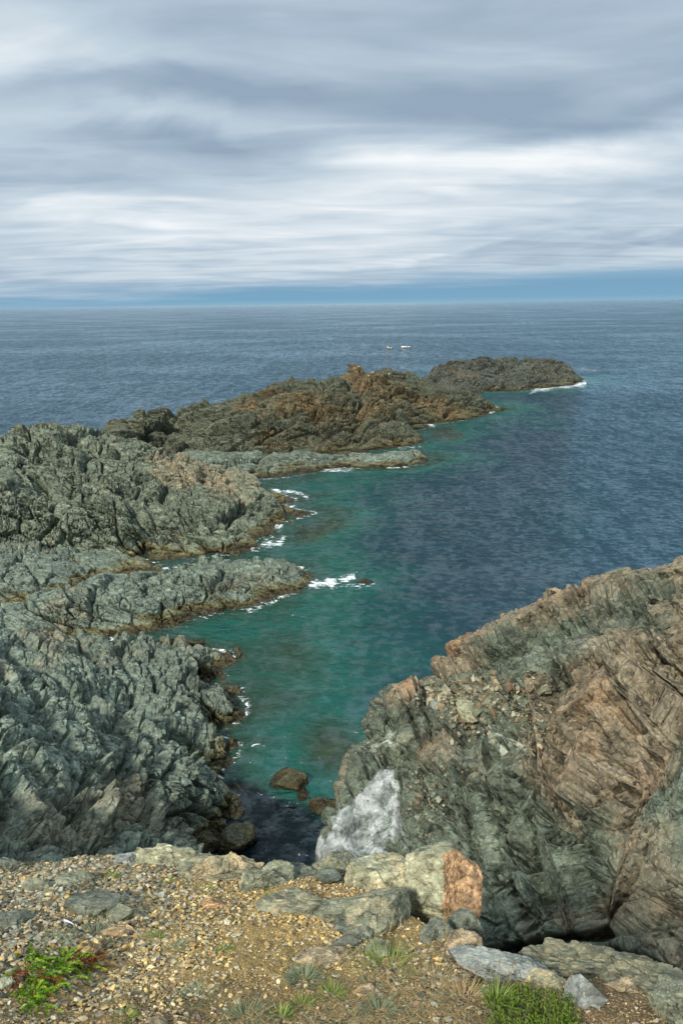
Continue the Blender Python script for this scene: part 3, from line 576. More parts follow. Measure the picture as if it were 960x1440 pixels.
#@@WATER
# ------------------------------------------------------------------ sea
def sea_mat():
    m, g = new_mat('sea_water')
    pos = g('ShaderNodeNewGeometry').outputs['Position']
    dep = g('ShaderNodeAttribute', attribute_name='depth').outputs['Fac']
    foam = g('ShaderNodeAttribute', attribute_name='foam').outputs['Fac']
    slick = g.noise(g.vmul(pos, (.008, .016, 1), rot=(0, 0, -.15)), 1.0, 5, .55, .6)
    w1 = g.noise(g.vmul(pos, (.22, .42, 1), rot=(0, 0, .25)), 1.0, 5, .62, .6)
    w2 = g.noise(g.vmul(pos, (1.4, 2.6, 1), rot=(0, 0, .1)), 1.0, 4, .6, .6)
    w3 = g.noise(g.vmul(pos, (.05, .11, 1), rot=(0, 0, .3)), 1.0, 4, .55, .3)
    h = g.math('ADD', g.math('ADD', g.math('MULTIPLY', w1, 1.0), g.math('MULTIPLY', w2, .25)), g.math('MULTIPLY', w3, 1.6))
    st = g.mr(slick, .42, .62, 1.0, .8)
    bp = g('ShaderNodeBump', ins={'Strength': st, 'Distance': .8, 'Height': h})
    patch = g.noise(g.vmul(pos, (.12, .2, 1)), 1.0, 4, .6)
    dj = g.math('MULTIPLY', dep, g.mr(patch, .25, .75, .6, 1.4))
    body = g.ramp(g.mr(dj, 0, 10, 0, 1, False), [(0, (.055, .08, .04)), (.05, (.028, .085, .055)), (.14, (.012, .085, .066)), (.32, (.007, .052, .054)), (.62, (.009, .036, .050)), (1, (.013, .037, .053))])
    pool_dark = g('ShaderNodeAttribute', attribute_name='pool_dark').outputs['Fac']
    body = g.mix(g.mr(g.math('ADD', pool_dark, g.math('MULTIPLY', g.math('SUBTRACT', patch, .5), .5)), .3, .6, 0, .93), body, (.003, .003, .006))  # water colour drops to near black inside the pool mask
    opac = g.math('MAXIMUM', g.mr(dj, .0, 1.4, .35, 1.0, False), g.math('MULTIPLY', pool_dark, .85))
    dif = g('ShaderNodeBsdfDiffuse', ins={0: body, 'Normal': bp.outputs[0]})
    tr = g('ShaderNodeBsdfTransparent', ins={0: (.75, .92, .88, 1)})
    und = g('ShaderNodeMixShader', ins={0: opac, 1: tr.outputs[0], 2: dif.outputs[0]})
    gl = g('ShaderNodeBsdfGlossy', ins={'Roughness': .12, 'Normal': bp.outputs[0], 'Color': (.80, .93, 1, 1)})
    fr = g('ShaderNodeFresnel', ins={'IOR': 1.33, 'Normal': bp.outputs[0]})
    pa = g.noise(g.vmul(pos, (1.1, 1.3, 1), rot=(0, 0, .1)), 1.0, 3, .6, .4)
    pb = g.noise(g.vmul(pos, (.40, .20, 1), rot=(0, 0, .05)), 1.0, 4, .7, .3)
    pc = g.noise(g.vmul(pos, (.16, .035, 1)), 1.0, 5, .75, .2)
    tex = g.math('ADD', g.math('ADD', g.math('MULTIPLY', g.mr(pa, .3, .7), .46), g.math('MULTIPLY', g.mr(pb, .3, .7), .34)), g.math('MULTIPLY', g.mr(pc, .3, .7), .20))
    fac = g.math('MULTIPLY', fr.outputs[0], g.mr(tex, .25, .75, .5, 1.4))
    fac = g.math('ADD', fac, g.mr(tex, .4, .85, 0, .045))
    fac = g.math('MULTIPLY', fac, g.mr(slick, .42, .66, .9, 1.2), clamp=True)
    wat = g('ShaderNodeMixShader', ins={0: fac, 1: und.outputs[0], 2: gl.outputs[0]})
    fn = g.noise(g.vmul(pos, (1.0, 1.8, 1)), 1.3, 7, .72, .8)
    fm = g.mr(g.math('ADD', foam, g.math('MULTIPLY', g.math('SUBTRACT', fn, .5), 3.2)), .50, .95)
    fm = g.math('MULTIPLY', fm, g.mr(foam, .02, .2))
    fd = g('ShaderNodeBsdfDiffuse', ins={0: (.82, .86, .88, 1)})
    out = g('ShaderNodeMixShader', ins={0: fm, 1: wat.outputs[0], 2: fd.outputs[0]})
    o = g('ShaderNodeOutputMaterial'); g.l.new(out.outputs[0], o.inputs[0])
    return m
aa = np.radians(np.r_[np.arange(-180, -42, 6), np.arange(-42, 42, .16), np.arange(42, 181, 6)]); rr = [3.0]
while rr[-1] < 90000: rr.append(rr[-1]*(1.0065 if rr[-1] < 330 else 1.06))
rr = np.array(rr); AA, RR = np.meshgrid(aa, rr, indexing='ij')
XY = np.stack([(RR*np.sin(AA)).ravel(), (RR*np.cos(AA)).ravel()], 1)
near = np.nonzero(np.hypot(XY[:, 0], XY[:, 1]) < 330)[0]
dl = np.full(len(XY), -400.)
for p in SH: dl[near] = np.maximum(dl[near], sdist(XY[near], p))
dout = np.maximum(-dl, 0)
Pn = np.c_[XY, np.zeros(len(XY))]
depth = .35 + .33*dout*(1+.5*noise(Pn*.09, 3)) + .7*noise(Pn*.22, 4)*sstep(0, 6, dout)
sx, sy = proj(Pn)
# submerged shoals and the deep pool under the cliff
for x, y, rx, ry, a in [(370, 915, 70, 14, 1.3), (380, 985, 60, 14, 1.0), (430, 1030, 70, 30, .5), (640, 610, 80, 14, 4.0), (560, 640, 100, 10, 2.5), (430, 740, 60, 30, 2.6), (500, 690, 60, 20, 1.5), (470, 1060, 60, 40, 1.6), (520, 870, 120, 50, 1.2), (700, 680, 160, 50, -3.0), (560, 740, 60, 25, -1.2), (640, 800, 80, 40, -1)]:
    depth -= a*spot(sx, sy, x, y, rx, ry)*sstep(1, 6, dout)
depth = np.clip(depth, .15, 14)
fsc = np.c_[sx/9, sy/5, 0*sx]; fx = sx+5*noise(fsc, 301); fy = sy+2.2*noise(fsc+7, 302); fvar = .8+.35*noise(np.c_[sx/16, sy/9, 0*sx], 303)
foam = np.zeros(len(XY)); pool_dark = 1.5*spot(sx, sy, 375, 1180, 90, 52)+.6*spot(sx, sy, 330, 1120, 40, 30)  # second mask: pool area where the water turns near black and more opaque
for ln, wd, a in [([(792, 520), (812, 521), (832, 520)], 2.5, .8), ([(746, 549), (780, 545), (822, 539)], 3.0, 1.0), ([(700, 552), (735, 550)], 2, .4), ([(588, 601), (612, 598)], 2.6, .85), ([(540, 631), (592, 628)], 2.6, .6), ([(470, 638), (500, 637)], 2, .7), ([(452, 659), (470, 661), (492, 659)], 4, .8), ([(502, 659), (512, 660)], 2, .8), ([(655, 579), (700, 576)], 2.5, .5),
                 ([(385, 690), (405, 690), (432, 699)], 3.0, .85), ([(388, 714), (412, 713)], 3, .9), ([(398, 735), (372, 762), (392, 764)], 4, .85), ([(352, 772), (372, 768), (398, 757)], 4, .8), ([(435, 822), (465, 819), (498, 812)], 6, 1.0), ([(470, 826), (530, 820)], 5, .55), ([(345, 858), (368, 852), (392, 843)], 4, .75), ([(232, 797), (250, 797)], 3, .8), ([(130, 786), (146, 786)], 2.5, .9), ([(250, 790), (300, 784), (350, 778)], 3, .35),
                 ([(322, 918), (350, 920)], 3, .5), ([(340, 1046), (360, 1052)], 6, .35), ([(345, 980), (400, 1000)], 14, .16), ([(300, 900), (400, 925)], 12, .12), ([(820, 830), (900, 800)], 6, .14), ([(620, 810), (700, 830)], 8, .12), ([(280, 1100), (340, 1080)], 20, .1)]:
    q = pdist(fx, fy, ln); foam = np.maximum(foam, .95*a*fvar*np.exp(-(q/(wd*1.3))**2))
foam = np.where((dout > -1) & (np.hypot(XY[:, 0], XY[:, 1]) < 320), foam, 0)
foam = np.maximum(foam, (.47+.36*noise(Pn*.2, 305))*np.exp(-(dout/(.35+.006*RR.ravel()))**2)*(dl <= 0)*(np.hypot(XY[:, 0], XY[:, 1]) < 300))
na_, nr = AA.shape; ii = np.arange(na_*nr).reshape(na_, nr)
Q = np.stack([ii[:-1, :-1], ii[:-1, 1:], ii[1:, 1:], ii[1:, :-1]], -1).reshape(-1, 4)[:, ::-1]
sea = mesh_obj('sea', Pn, Q, sea_mat(), attrs={'depth': depth, 'foam': foam, 'pool_dark': pool_dark}); tag(sea, kind='structure')

# seabed
m_bed, g = new_mat('seabed')
pos = g('ShaderNodeNewGeometry').outputs['Position']
n_a = g.noise(pos, .5, 6, .6, .4); n_b = g.noise(pos, 2.2, 5, .6)
cc = g.mix(g.mr(n_a, .4, .62), (.035, .040, .018), (.17, .17, .085)); cc = g.mix(g.mr(n_b, .5, .7, 0, .5), cc, (.02, .02, .012))
b = g('ShaderNodeBsdfPrincipled', ins={'Base Color': cc, 'Roughness': .9}); o = g('ShaderNodeOutputMaterial'); g.l.new(b.outputs[0], o.inputs[0])
a2 = np.radians(np.arange(-60, 60, .5)); r2 = [6.0]
while r2[-1] < 400: r2.append(r2[-1]*1.012)
A2, R2 = np.meshgrid(a2, np.array(r2), indexing='ij'); X2 = np.stack([(R2*np.sin(A2)).ravel(), (R2*np.cos(A2)).ravel()], 1)
d2 = np.full(len(X2), -400.)
for p in SH: d2 = np.maximum(d2, sdist(X2, p))
Z2 = -.7-.22*np.maximum(-d2, 0)+.5*fbm(np.c_[X2*.4, np.zeros(len(X2))], 4, 9)
Z2 = np.clip(Z2, -14, -.25)
na_, nr = A2.shape; ii = np.arange(na_*nr).reshape(na_, nr)
Q = np.stack([ii[:-1, :-1], ii[:-1, 1:], ii[1:, 1:], ii[1:, :-1]], -1).reshape(-1, 4)[:, ::-1]
bed = mesh_obj('seabed', np.c_[X2, Z2], Q, m_bed); tag(bed, kind='structure')
print('water', round(time.time()-T0, 1))
# ------------------------------------------------------------------ foreground slope
SL = .58
def gpix(px, py, up=0.0):
    d = ray(px, py); t = (-1.6+up)/(d[2]+SL*d[1]); return np.array([d[0]*t, d[1]*t])
rim = [gpix(*t) for t in [(-420, 1235), (-200, 1225), (-60, 1219), (0, 1216), (100, 1212), (200, 1206), (260, 1208), (300, 1224), (350, 1238), (400, 1243), (440, 1240), (480, 1246), (540, 1262), (580, 1290), (640, 1322), (700, 1350), (760, 1348), (840, 1348), (905, 1356), (940, 1390), (958, 1440), (975, 1520), (1010, 1700)]]
rim = np.array(rim + [np.array(t) for t in [(2.2, .3), (4.5, -1.5), (5, -6), (-8, -6), (-8, 3.0)]])
def ground_base(XY):
    x, y = XY[:, 0], XY[:, 1]
    z = CH-1.6-SL*y
    z = np.where(y < 0, CH-1.6-.25*y, z)
    ds = sdist(XY, rim)
    P = np.c_[XY, np.zeros(len(XY))]
    z = z + .05*fbm(P*1.1, 3, 21) + .018*fbm(P*5, 3, 23)
    o = np.maximum(-ds, 0)
    z = z - (.35*(1-np.exp(-o/.25)) + o*1.25)
    z = z + .25*noise(P*1.2, 31)*sstep(.3, 1.5, o) + .1*fbm(P*4, 3, 33)*sstep(.1, .6, o)
    return np.maximum(z, 3.0), ds
a3 = np.radians(np.r_[np.arange(-180, -44, 3), np.arange(-44, 44, .18), np.arange(44, 181, 3)]); r3 = [.15]
while r3[-1] < 15: r3.append(r3[-1]*(1.0045 if 1.7 < r3[-1] < 5.2 else 1.03))
A3, R3 = np.meshgrid(a3, np.array(r3), indexing='ij'); X3 = np.stack([(R3*np.sin(A3)).ravel(), (R3*np.cos(A3)).ravel()], 1)
Z3, D3 = ground_base(X3)
P3 = np.c_[X3, Z3]
Z3 = Z3 + sstep(.02, .2, D3)*(.010*fbm(P3*18, 3, 41)+.004*noise(P3*60, 43))
P3[:, 2] = Z3
na_, nr = A3.shape; ii = np.arange(na_*nr).reshape(na_, nr)
Q = np.stack([ii[:-1, :-1], ii[:-1, 1:], ii[1:, 1:], ii[1:, :-1]], -1).reshape(-1, 4)[:, ::-1]
gx, gy = proj(P3)
def zonecol(gx, gy):
    """share of grey rubble / bright ochre / dark soil over the slope"""
    rub = np.clip(spot(gx, gy, 90, 1260, 190, 75)+.7*spot(gx, gy, 60, 1350, 120, 60)+.4*spot(gx, gy, 640, 1360, 90, 40), 0, 1)
    och = np.clip(1.2*spot(gx, gy, 330, 1278, 140, 46)+.65*spot(gx, gy, 420, 1335, 150, 55)+.6*spot(gx, gy, 210, 1360, 180, 70), 0, 1)
    soil = np.clip(spot(gx, gy, 800, 1400, 170, 60)+.5*spot(gx, gy, 430, 1430, 250, 50), 0, 1)
    return rub, och, soil
rub, och, soil = zonecol(gx, gy)
m_gr, g = new_mat('gravel_soil')
pos = g('ShaderNodeNewGeometry').outputs['Position']
zc = g('ShaderNodeSeparateXYZ', ins={0: g('ShaderNodeAttribute', attribute_name='zone').outputs['Color']}).outputs
u1 = g.noise(pos, 2.2, 6, .65, .3); u2 = g.noise(pos, 22, 5, .7); u3 = g.noise(pos, 90, 3, .6)
c = g.mix(g.mr(u1, .3, .7), (.25, .165, .055), (.46, .32, .115))
c = g.mix(g.math('MULTIPLY', zc[1], .9), c, g.mix(u2, (.46, .30, .09), (.68, .48, .18)))
c = g.mix(g.math('MULTIPLY', zc[0], .8), c, (.15, .135, .095))
c = g.mix(g.math('MULTIPLY', zc[2], .8), c, g.mix(u2, (.10, .065, .035), (.2, .14, .08)))
c = g.mix(g.mr(u3, .42, .62, 0, .5), c, g.mix(u2, (.09, .06, .035), (.5, .42, .3)))
sc_ = g('ShaderNodeAttribute', attribute_name='cliffy').outputs['Fac']
c = g.mix(sc_, c, g.mix(g.mr(u1, .35, .65), (.09, .095, .075), (.19, .17, .12)))
v1 = g.vor(pos, 55, 'DISTANCE_TO_EDGE')
hh = g.math('ADD', g.math('MULTIPLY', g.mr(v1, 0, .15), .35), g.math('ADD', g.math('MULTIPLY', u2, .7), g.math('MULTIPLY', u3, .3)))
bp = g('ShaderNodeBump', ins={'Strength': .9, 'Distance': .03, 'Height': hh})
b = g('ShaderNodeBsdfPrincipled', ins={'Base Color': c, 'Roughness': .92, 'Normal': bp.outputs[0], 'Specular IOR Level': .2}); o = g('ShaderNodeOutputMaterial'); g.l.new(b.outputs[0], o.inputs[0])
gr = mesh_obj('ground', P3, Q, m_gr, attrs={'zone': np.c_[rub, och, soil, np.ones(len(rub))], 'cliffy': sstep(-.02, -.25, D3)}); tag(gr, kind='structure')
from mathutils.bvhtree import BVHTree
sel = (np.hypot(X3[:, 0], X3[:, 1]) < 7)
def gz(x, y):
    z, _ = ground_base(np.array([[x, y]])); return float(z[0])
def gz_many(XY): return ground_base(XY)[0]
def gN(XY):
    e = .03; z0 = gz_many(XY); zx = gz_many(XY+[e, 0]); zy = gz_many(XY+[0, e])
    n = np.stack([-(zx-z0)/e, -(zy-z0)/e, np.ones(len(XY))], 1); return n/np.linalg.norm(n, axis=1, keepdims=True)

# --- stone shapes: convex chips
def chip(seed, flat=.45, n=14):
    rs = np.random.default_rng(seed); d = rs.normal(size=(n, 3)); d /= np.linalg.norm(d, axis=1, keepdims=True)
    p = d*rs.uniform(.75, 1.0, (n, 1))*np.array([1, rs.uniform(.55, .9), flat*rs.uniform(.7, 1.2)])
    bm = bmesh.new(); vs_ = [bm.verts.new(q) for q in p]
    res = bmesh.ops.convex_hull(bm, input=vs_)
    bmesh.ops.delete(bm, geom=[v for v in bm.verts if not v.link_faces], context='VERTS')
    bmesh.ops.triangulate(bm, faces=bm.faces)
    bm.verts.index_update(); V = np.array([v.co[:] for v in bm.verts]); Fc = np.array([[v.index for v in f.verts] for f in bm.faces]); bm.free()
    return V, Fc
PAL = {'rub': [(.23, .24, .17), (.17, .18, .13), (.30, .30, .22), (.38, .32, .19), (.12, .12, .09), (.30, .22, .12), (.40, .39, .30)],
       'och': [(.58, .42, .17), (.48, .32, .11), (.66, .54, .30), (.38, .25, .10), (.54, .47, .32), (.34, .32, .22), (.68, .50, .20)],
       'tan': [(.48, .37, .18), (.38, .28, .14), (.56, .47, .30), (.25, .20, .13), (.40, .38, .27), (.50, .35, .16), (.34, .24, .12)],
       'soil': [(.25, .18, .11), (.32, .23, .13), (.20, .15, .10), (.38, .33, .25), (.15, .11, .08), (.30, .26, .19), (.35, .22, .13)]}
def pick_pal(px, py, rs):
    r_, o_, s_ = zonecol(np.array([px]), np.array([py])); r_, o_, s_ = float(r_[0]), float(o_[0]), float(s_[0])
    t = rs.random()*(r_+o_+s_+.35)
    return 'rub' if t < r_ else 'och' if t < r_+o_ else 'soil' if t < r_+o_+s_ else 'tan'
def stone_mat(name, attr=True):
    m, g = new_mat(name)
    tc = g('ShaderNodeTexCoord').outputs['Object'] if not attr else g('ShaderNodeNewGeometry').outputs['Position']
    pos = g('ShaderNodeNewGeometry').outputs['Position']
    base = g('ShaderNodeAttribute', attribute_name='col').outputs['Color'] if attr else g('ShaderNodeAttribute', attribute_type='OBJECT', attribute_name='stone_colour').outputs['Color']
    a1 = g.noise(pos, 30, 5, .65, .4); a2 = g.noise(pos, 110, 3, .6)
    c = g('ShaderNodeVectorMath', operation='SCALE', ins={0: base, 'Scale': g.mr(a1, .25, .75, .6, 1.35)}).outputs[0]
    c = g.mix(g.mr(a2, .6, .7, 0, .45), c, (.10, .08, .05))
    c = g.mix(g.mr(a1, .58, .72, 0, .5), c, (.44, .30, .12))
    bp = g('ShaderNodeBump', ins={'Strength': .6, 'Distance': .012, 'Height': g.math('ADD', a1, g.math('MULTIPLY', a2, .3))})
    b = g('ShaderNodeBsdfPrincipled', ins={'Base Color': c, 'Roughness': .85, 'Normal': bp.outputs[0], 'Specular IOR Level': .3}); o = g('ShaderNodeOutputMaterial'); g.l.new(b.outputs[0], o.inputs[0])
    return m
m_stone = stone_mat('stone_chip'); m_stone_obj = stone_mat('stone_single', False)
chips = [chip(100+i, flat=.3+.05*(i % 6), n=9+i % 6) for i in range(26)]

# gravel: one uncountable object
NG = 52000
rs = np.random.default_rng(5)
px = rs.uniform(-60, 1020, NG*2); py = rs.uniform(1195, 1500, NG*2)
# even on the slope itself: sample in plan
XYg = np.stack([rs.uniform(-3.4, 2.9, NG*3), rs.uniform(1.35, 5.0, NG*3)], 1)
dsg = sdist(XYg, rim); XYg = XYg[dsg > -.12]
P_ = np.c_[XYg, gz_many(XYg)]; px, py = proj(P_)
okm = (px > -120) & (px < 1080) & (py < 1530)
XYg, P_, px, py = XYg[okm], P_[okm], px[okm], py[okm]
r_, o_, s_ = zonecol(px, py)
clump = noise(P_*2.2, 61)
keep = rs.random(len(px)) < (.62 + .5*clump - .45*s_*(px > 650) + .2*r_)
XYg, P_, px, py, r_, o_, s_ = [q[keep] for q in (XYg, P_, px, py, r_, o_, s_)]
n = min(len(px), NG); XYg, P_, px, py, r_, o_, s_ = [q[:n] for q in (XYg, P_, px, py, r_, o_, s_)]
size = .0078*np.exp(rs.normal(0, .42, n)) * (1+.9*r_+.15*o_-.15*s_)
size = np.minimum(size, .034)
Ng_ = gN(XYg)
VV, FF, CC = [], [], []; base = 0
which = rs.integers(0, len(chips), n)
tt = rs.random(n)*(r_+o_+s_+.35); zone = np.where(tt < r_, 0, np.where(tt < r_+o_, 1, np.where(tt < r_+o_+s_, 2, 3)))
pals = [np.array(PAL[k]) for k in ('rub', 'och', 'soil', 'tan')]
colr = np.zeros((n, 3))
for z_ in range(4):
    mk = zone == z_; colr[mk] = pals[z_][rs.integers(0, 7, mk.sum())]
colr *= rs.uniform(.65, 1.4, (n, 1))
for w in range(len(chips)):
    idx = np.nonzero(which == w)[0]
    if not len(idx): continue
    V, Fc = chips[w]; k = len(idx)
    up = Ng_[idx] + rs.normal(0, .28, (k, 3)); up /= np.linalg.norm(up, axis=1, keepdims=True)
    t = rs.normal(size=(k, 3)); xa = np.cross(up, t); xa /= np.linalg.norm(xa, axis=1, keepdims=True); ya = np.cross(up, xa)
    Rm = np.stack([xa, ya, up], 2)
    W = np.einsum('kij,vj->kvi', Rm, V)*size[idx][:, None, None]*rs.uniform(.8, 1.2, (k, 1, 1)) + (P_[idx]+Ng_[idx]*(size[idx]*.22)[:, None])[:, None, :]
    VV.append(W.reshape(-1, 3)); FF.append((Fc[None]+(np.arange(k)*len(V))[:, None, None]).reshape(-1, 3)+base); base += k*len(V)
    CC.append(np.repeat(np.c_[colr[idx], np.ones(k)], len(V), 0))
grav = mesh_obj('gravel', np.concatenate(VV), np.concatenate(FF), m_stone, attrs={'col': np.concatenate(CC)}, smooth=False)
tag(grav, kind='stuff')
print('gravel', n, round(time.time()-T0, 1))

# single stones: the larger chips one can count
GRP = {'rub': ('loose grey and buff stones in the rubble on the left', 'loose angular stone lying in the grey rubble on the left of the slope'),
       'och': ('loose stones on the ochre gravel', 'loose angular stone lying on the ochre gravel in the middle of the slope'),
       'soil': ('loose stones on the brown soil', 'loose stone half sunk in the brown soil near the green cushion'),
       'tan': ('loose stones among the dry grass at the lower edge', 'loose stone among the dry grass and chips near the lower edge')}
chip_me = []
for i in range(16):
    V, Fc = chip(300+i, flat=.28+.04*(i % 5), n=16)
    bm = bmesh.new(); vv = [bm.verts.new(v) for v in V]; [bm.faces.new([vv[a] for a in f]) for f in Fc]
    bmesh.ops.dissolve_limit(bm, angle_limit=R(9), verts=bm.verts, edges=bm.edges)
    bmesh.ops.bevel(bm, geom=bm.edges[:], offset=.035, segments=1, affect='EDGES', profile=.5)
    me = bpy.data.meshes.new('stone'); bm.to_mesh(me); bm.free(); me.materials.append(m_stone_obj); chip_me.append(me)
taken = []
def clear_of(px_, py_, r_px):
    return all((px_-a)**2+((py_-b)*1.4)**2 > (r_px+c_)**2 for a, b, c_ in taken)
# --- shaped rocks of the foreground: faceted bodies cut by planes, joints and grain on top
def ico(level):
    bm = bmesh.new(); bmesh.ops.create_icosphere(bm, subdivisions=level, radius=1)
    bm.verts.index_update(); V = np.array([v.co[:] for v in bm.verts]); Fc = np.array([[v.index for v in f.verts] for f in bm.faces]); bm.free(); return V, Fc
ICO = {l: ico(l) for l in (3, 4, 5, 6)}
def rock_body(size, seed, level=5, planes=16, extra=None, soft=60., rough=0.090, strata=None, round_=.0):
    """unit directions cut by a set of planes (support distances) -> faceted stone"""
    rs = np.random.default_rng(seed); D, Fc = ICO[level]
    n = rs.normal(size=(planes, 3)); n /= np.linalg.norm(n, axis=1, keepdims=True); h = rs.uniform(.72, 1.0, planes)
    if extra is not None:
        e = np.array([q[:3] for q in extra], float); e /= np.linalg.norm(e, axis=1, keepdims=True); n = np.r_[e, n]; h = np.r_[[q[3] for q in extra], h]
    dn = D @ n.T; rr_ = np.where(dn > .05, h/np.maximum(dn, .05), 9)
    r = -np.log(np.exp(-soft*rr_).sum(1))/soft
    face = (rr_+np.stack([noise(D*5, 7*i_+seed) for i_ in range(rr_.shape[1])], 1)*.035).argmin(1)
    r = np.clip(r, .3, 1.35)
    V = D*r[:, None]; S = np.array(size)
    q = D*2.2+seed
    F1, F2, off, rv = voro((V*S/np.max(S)*2.6+seed).astype(np.float32), seed)
    F1b, F2b, offb, rvb = voro((V*S/np.max(S)*7+seed*3).astype(np.float32), seed+1)
    m = np.mean(S)
    d = rough*((rv[:, 0]-.5)*1.1 + .7*(off*(rv[:, 1:4]-.5)).sum(1)) - rough*.7*np.exp(-((F2-F1)/.05)**2) + rough*.35*((rvb[:, 0]-.5) + (offb*(rvb[:, 1:4]-.5)).sum(1)) - rough*.25*np.exp(-((F2b-F1b)/.06)**2)
    d = d + rough*.4*fbm(V*5+seed, 4, seed)
    if strata is not None:
        s3 = V @ np.array(strata[:3]); d = d + strata[3]*noise(np.c_[s3*9+.5*noise(V*2, 8), 0*s3, 0*s3], seed+3)
    V = V*S + D*(d*m)[:, None]
    blk = np.c_[rv[:, 0], rvb[:, 0], rv[:, 2], np.ones(len(V))]
    return V, Fc, blk, face
def fmat(name, **kw):
    d = dict(scale=5.0, tide=False, bump=1.0, gst=(1, 1.6, 1.6)); d.update(kw); return rock_mat(name, **d)
m_fgrey = fmat('outcrop_grey', bump=.75, grey=(.20, .21, .14), pale=(.44, .44, .31), brown=(.33, .25, .14), rust=(.45, .24, .09), palek=.6, rustk=.4, brownk=.62, gain=1.25)
m_fpale = fmat('outcrop_pale', bump=.75, grey=(.31, .31, .20), pale=(.52, .51, .36), brown=(.40, .30, .16), rust=(.50, .27, .09), palek=.6, rustk=.42, brownk=.65, gain=1.3)
m_fdark = fmat('outcrop_dark', bump=.75, grey=(.14, .155, .115), pale=(.32, .34, .26), brown=(.20, .14, .08), rust=(.36, .19, .08), palek=.2, rustk=.3, brownk=.6, gain=1.2)
m_fblue = fmat('outcrop_bluish', bump=.75, grey=(.25, .27, .24), pale=(.50, .53, .49), brown=(.28, .21, .13), rust=(.36, .22, .11), palek=.6, rustk=.15, brownk=.25, gain=1.25)
m_ftan = fmat('outcrop_tan', grey=(.36, .29, .18), pale=(.52, .46, .34), brown=(.42, .26, .12), rust=(.50, .25, .09), palek=.3, rustk=.6, brownk=.6, gain=1.2)
m_fledge = fmat('outcrop_ledge', bump=.8, grey=(.20, .20, .13), pale=(.38, .38, .27), brown=(.24, .18, .10), rust=(.34, .20, .09), palek=.4, rustk=.4, brownk=.6, gain=1.15)
m_wet = rock_mat('wet_boulder', grey=(.075, .08, .05), pale=(.16, .17, .11), brown=(.09, .08, .035), rust=(.12, .09, .03), scale=2.0, rustk=.3, brownk=.7, palek=.15, gain=1.4)
UPN = Vector((0, SL, 1)).normalized()
def pxm(px_, py_):
    """metres per picture pixel on the slope at that spot"""
    d = ray(px_, py_); t = -1.6/(d[2]+SL*d[1]); return t/F
def place_rock(name, px_, py_, wpx, dpx, hpx, mat, label, cat='rock', rz=0, seed=1, sink=.35, parent=None, tilt=(0, 0), tintv=(0, 0, 0), face_tint=None, group=None, top=False, second=None, **kw):
    k = pxm(px_, py_); size = (wpx*k/2, dpx*k/2, hpx*k/2)
    V, Fc, blk, face = rock_body(size, seed, **kw)
    tint = np.tile(np.array([*tintv, 1.0]), (len(V), 1))
    if face_tint:
        for f_, tv in face_tint.items():
            tint[face == f_, :3] = tv
    x, y = gpix(px_, py_); z = max(gz(x, y), CH-1.6-SL*y-.06)
    o = mesh_obj(name, V, Fc, [mat, second[0]] if second else mat, attrs={'blk': blk, 'tint': tint, 'lime': np.zeros(len(V))})
    o.data.polygons.foreach_set('use_smooth', np.zeros(len(o.data.polygons), bool))
    if second: o.data.polygons.foreach_set('material_index', (np.isin(face[Fc], second[1]).sum(1) > 1).astype(np.int32)); o.data.update()
    q = Vector((0, 0, 1)).rotation_difference(Vector((0, SL*.6, 1)).normalized())
    M = Matrix.Translation((x, y, z+size[2]*(1-2*sink))) @ q.to_matrix().to_4x4() @ Matrix.Rotation(R(rz), 4, 'Z') @ Matrix.Rotation(R(tilt[0]), 4, 'X') @ Matrix.Rotation(R(tilt[1]), 4, 'Y')
    o.matrix_world = M
    tag(o, label, cat, group)
    if wpx > 14: taken.append((px_, py_, wpx*.42))
    return o
# the orange-faced block: cut by chosen planes, seen from the path
blockp = [(-.35, -.85, .35, .60), (.80, -.55, .25, .56), (-.1, .1, 1, .72), (-1, 0, .1, .85), (.2, 1, .2, .9), (0, 0, -1, .9), (.55, -.75, -.35, .78)]
m_forange = fmat('orange_face', bump=.8, grey=(.44, .27, .14), pale=(.60, .46, .30), brown=(.42, .22, .09), rust=(.60, .29, .10), palek=.5, rustk=.5, brownk=.4, gain=1.25)
blk_o = place_rock('outcrop_block', 614, 1262, 108, 84, 120, m_fpale, 'big pale green block with a bright orange right face at the cliff edge', 'rock', rz=-8, seed=31, sink=.16, level=6, planes=7, extra=blockp, soft=70, rough=0.045, tintv=(-.1, .25, 0), second=(m_forange, (1, 6)))
place_rock('outcrop_block', 542, 1252, 92, 80, 72, m_fpale, 'pale block with a dark vertical joint, left of the orange faced block', 'rock', rz=6, seed=32, sink=.2, level=6, planes=8, extra=[(-.1, -.9, .45, .7), (0, 0, 1, .7), (1, 0, 0, .8)], soft=70, rough=0.068, tintv=(.15, .2, 0))
place_rock('boulder', 536, 1294, 80, 66, 62, m_fgrey, 'rounded grey green boulder under the pale block, its underside dark', 'boulder', rz=20, seed=33, sink=.22, level=6, planes=10, extra=[(.7, -.6, .2, .75), (-.6, -.5, .6, .72)], soft=70, rough=0.068, tintv=(.1, 0, 0))
place_rock('boulder', 497, 1296, 70, 50, 30, m_fdark, 'low dark broken rock left of the rounded boulder', 'boulder', rz=-15, seed=34, sink=.35, level=5, planes=16, rough=0.120)
place_rock('boulder', 470, 1228, 80, 60, 52, m_fgrey, 'grey outcrop hump with dry grass on it, above the flat cracked slab', 'boulder', rz=10, seed=35, sink=.3, level=6, planes=14, rough=0.090, tintv=(.15, .1, 0))
place_rock('boulder', 392, 1238, 46, 44, 40, m_fgrey, 'upright grey stone at the rim beside the dark pool', 'boulder', rz=30, seed=36, sink=.25, level=5, planes=12, rough=0.090)
place_rock('boulder', 428, 1234, 60, 44, 34, m_fdark, 'dark jagged rock at the rim in front of the white slab', 'boulder', rz=-20, seed=37, sink=.3, level=5, planes=14, rough=0.120)
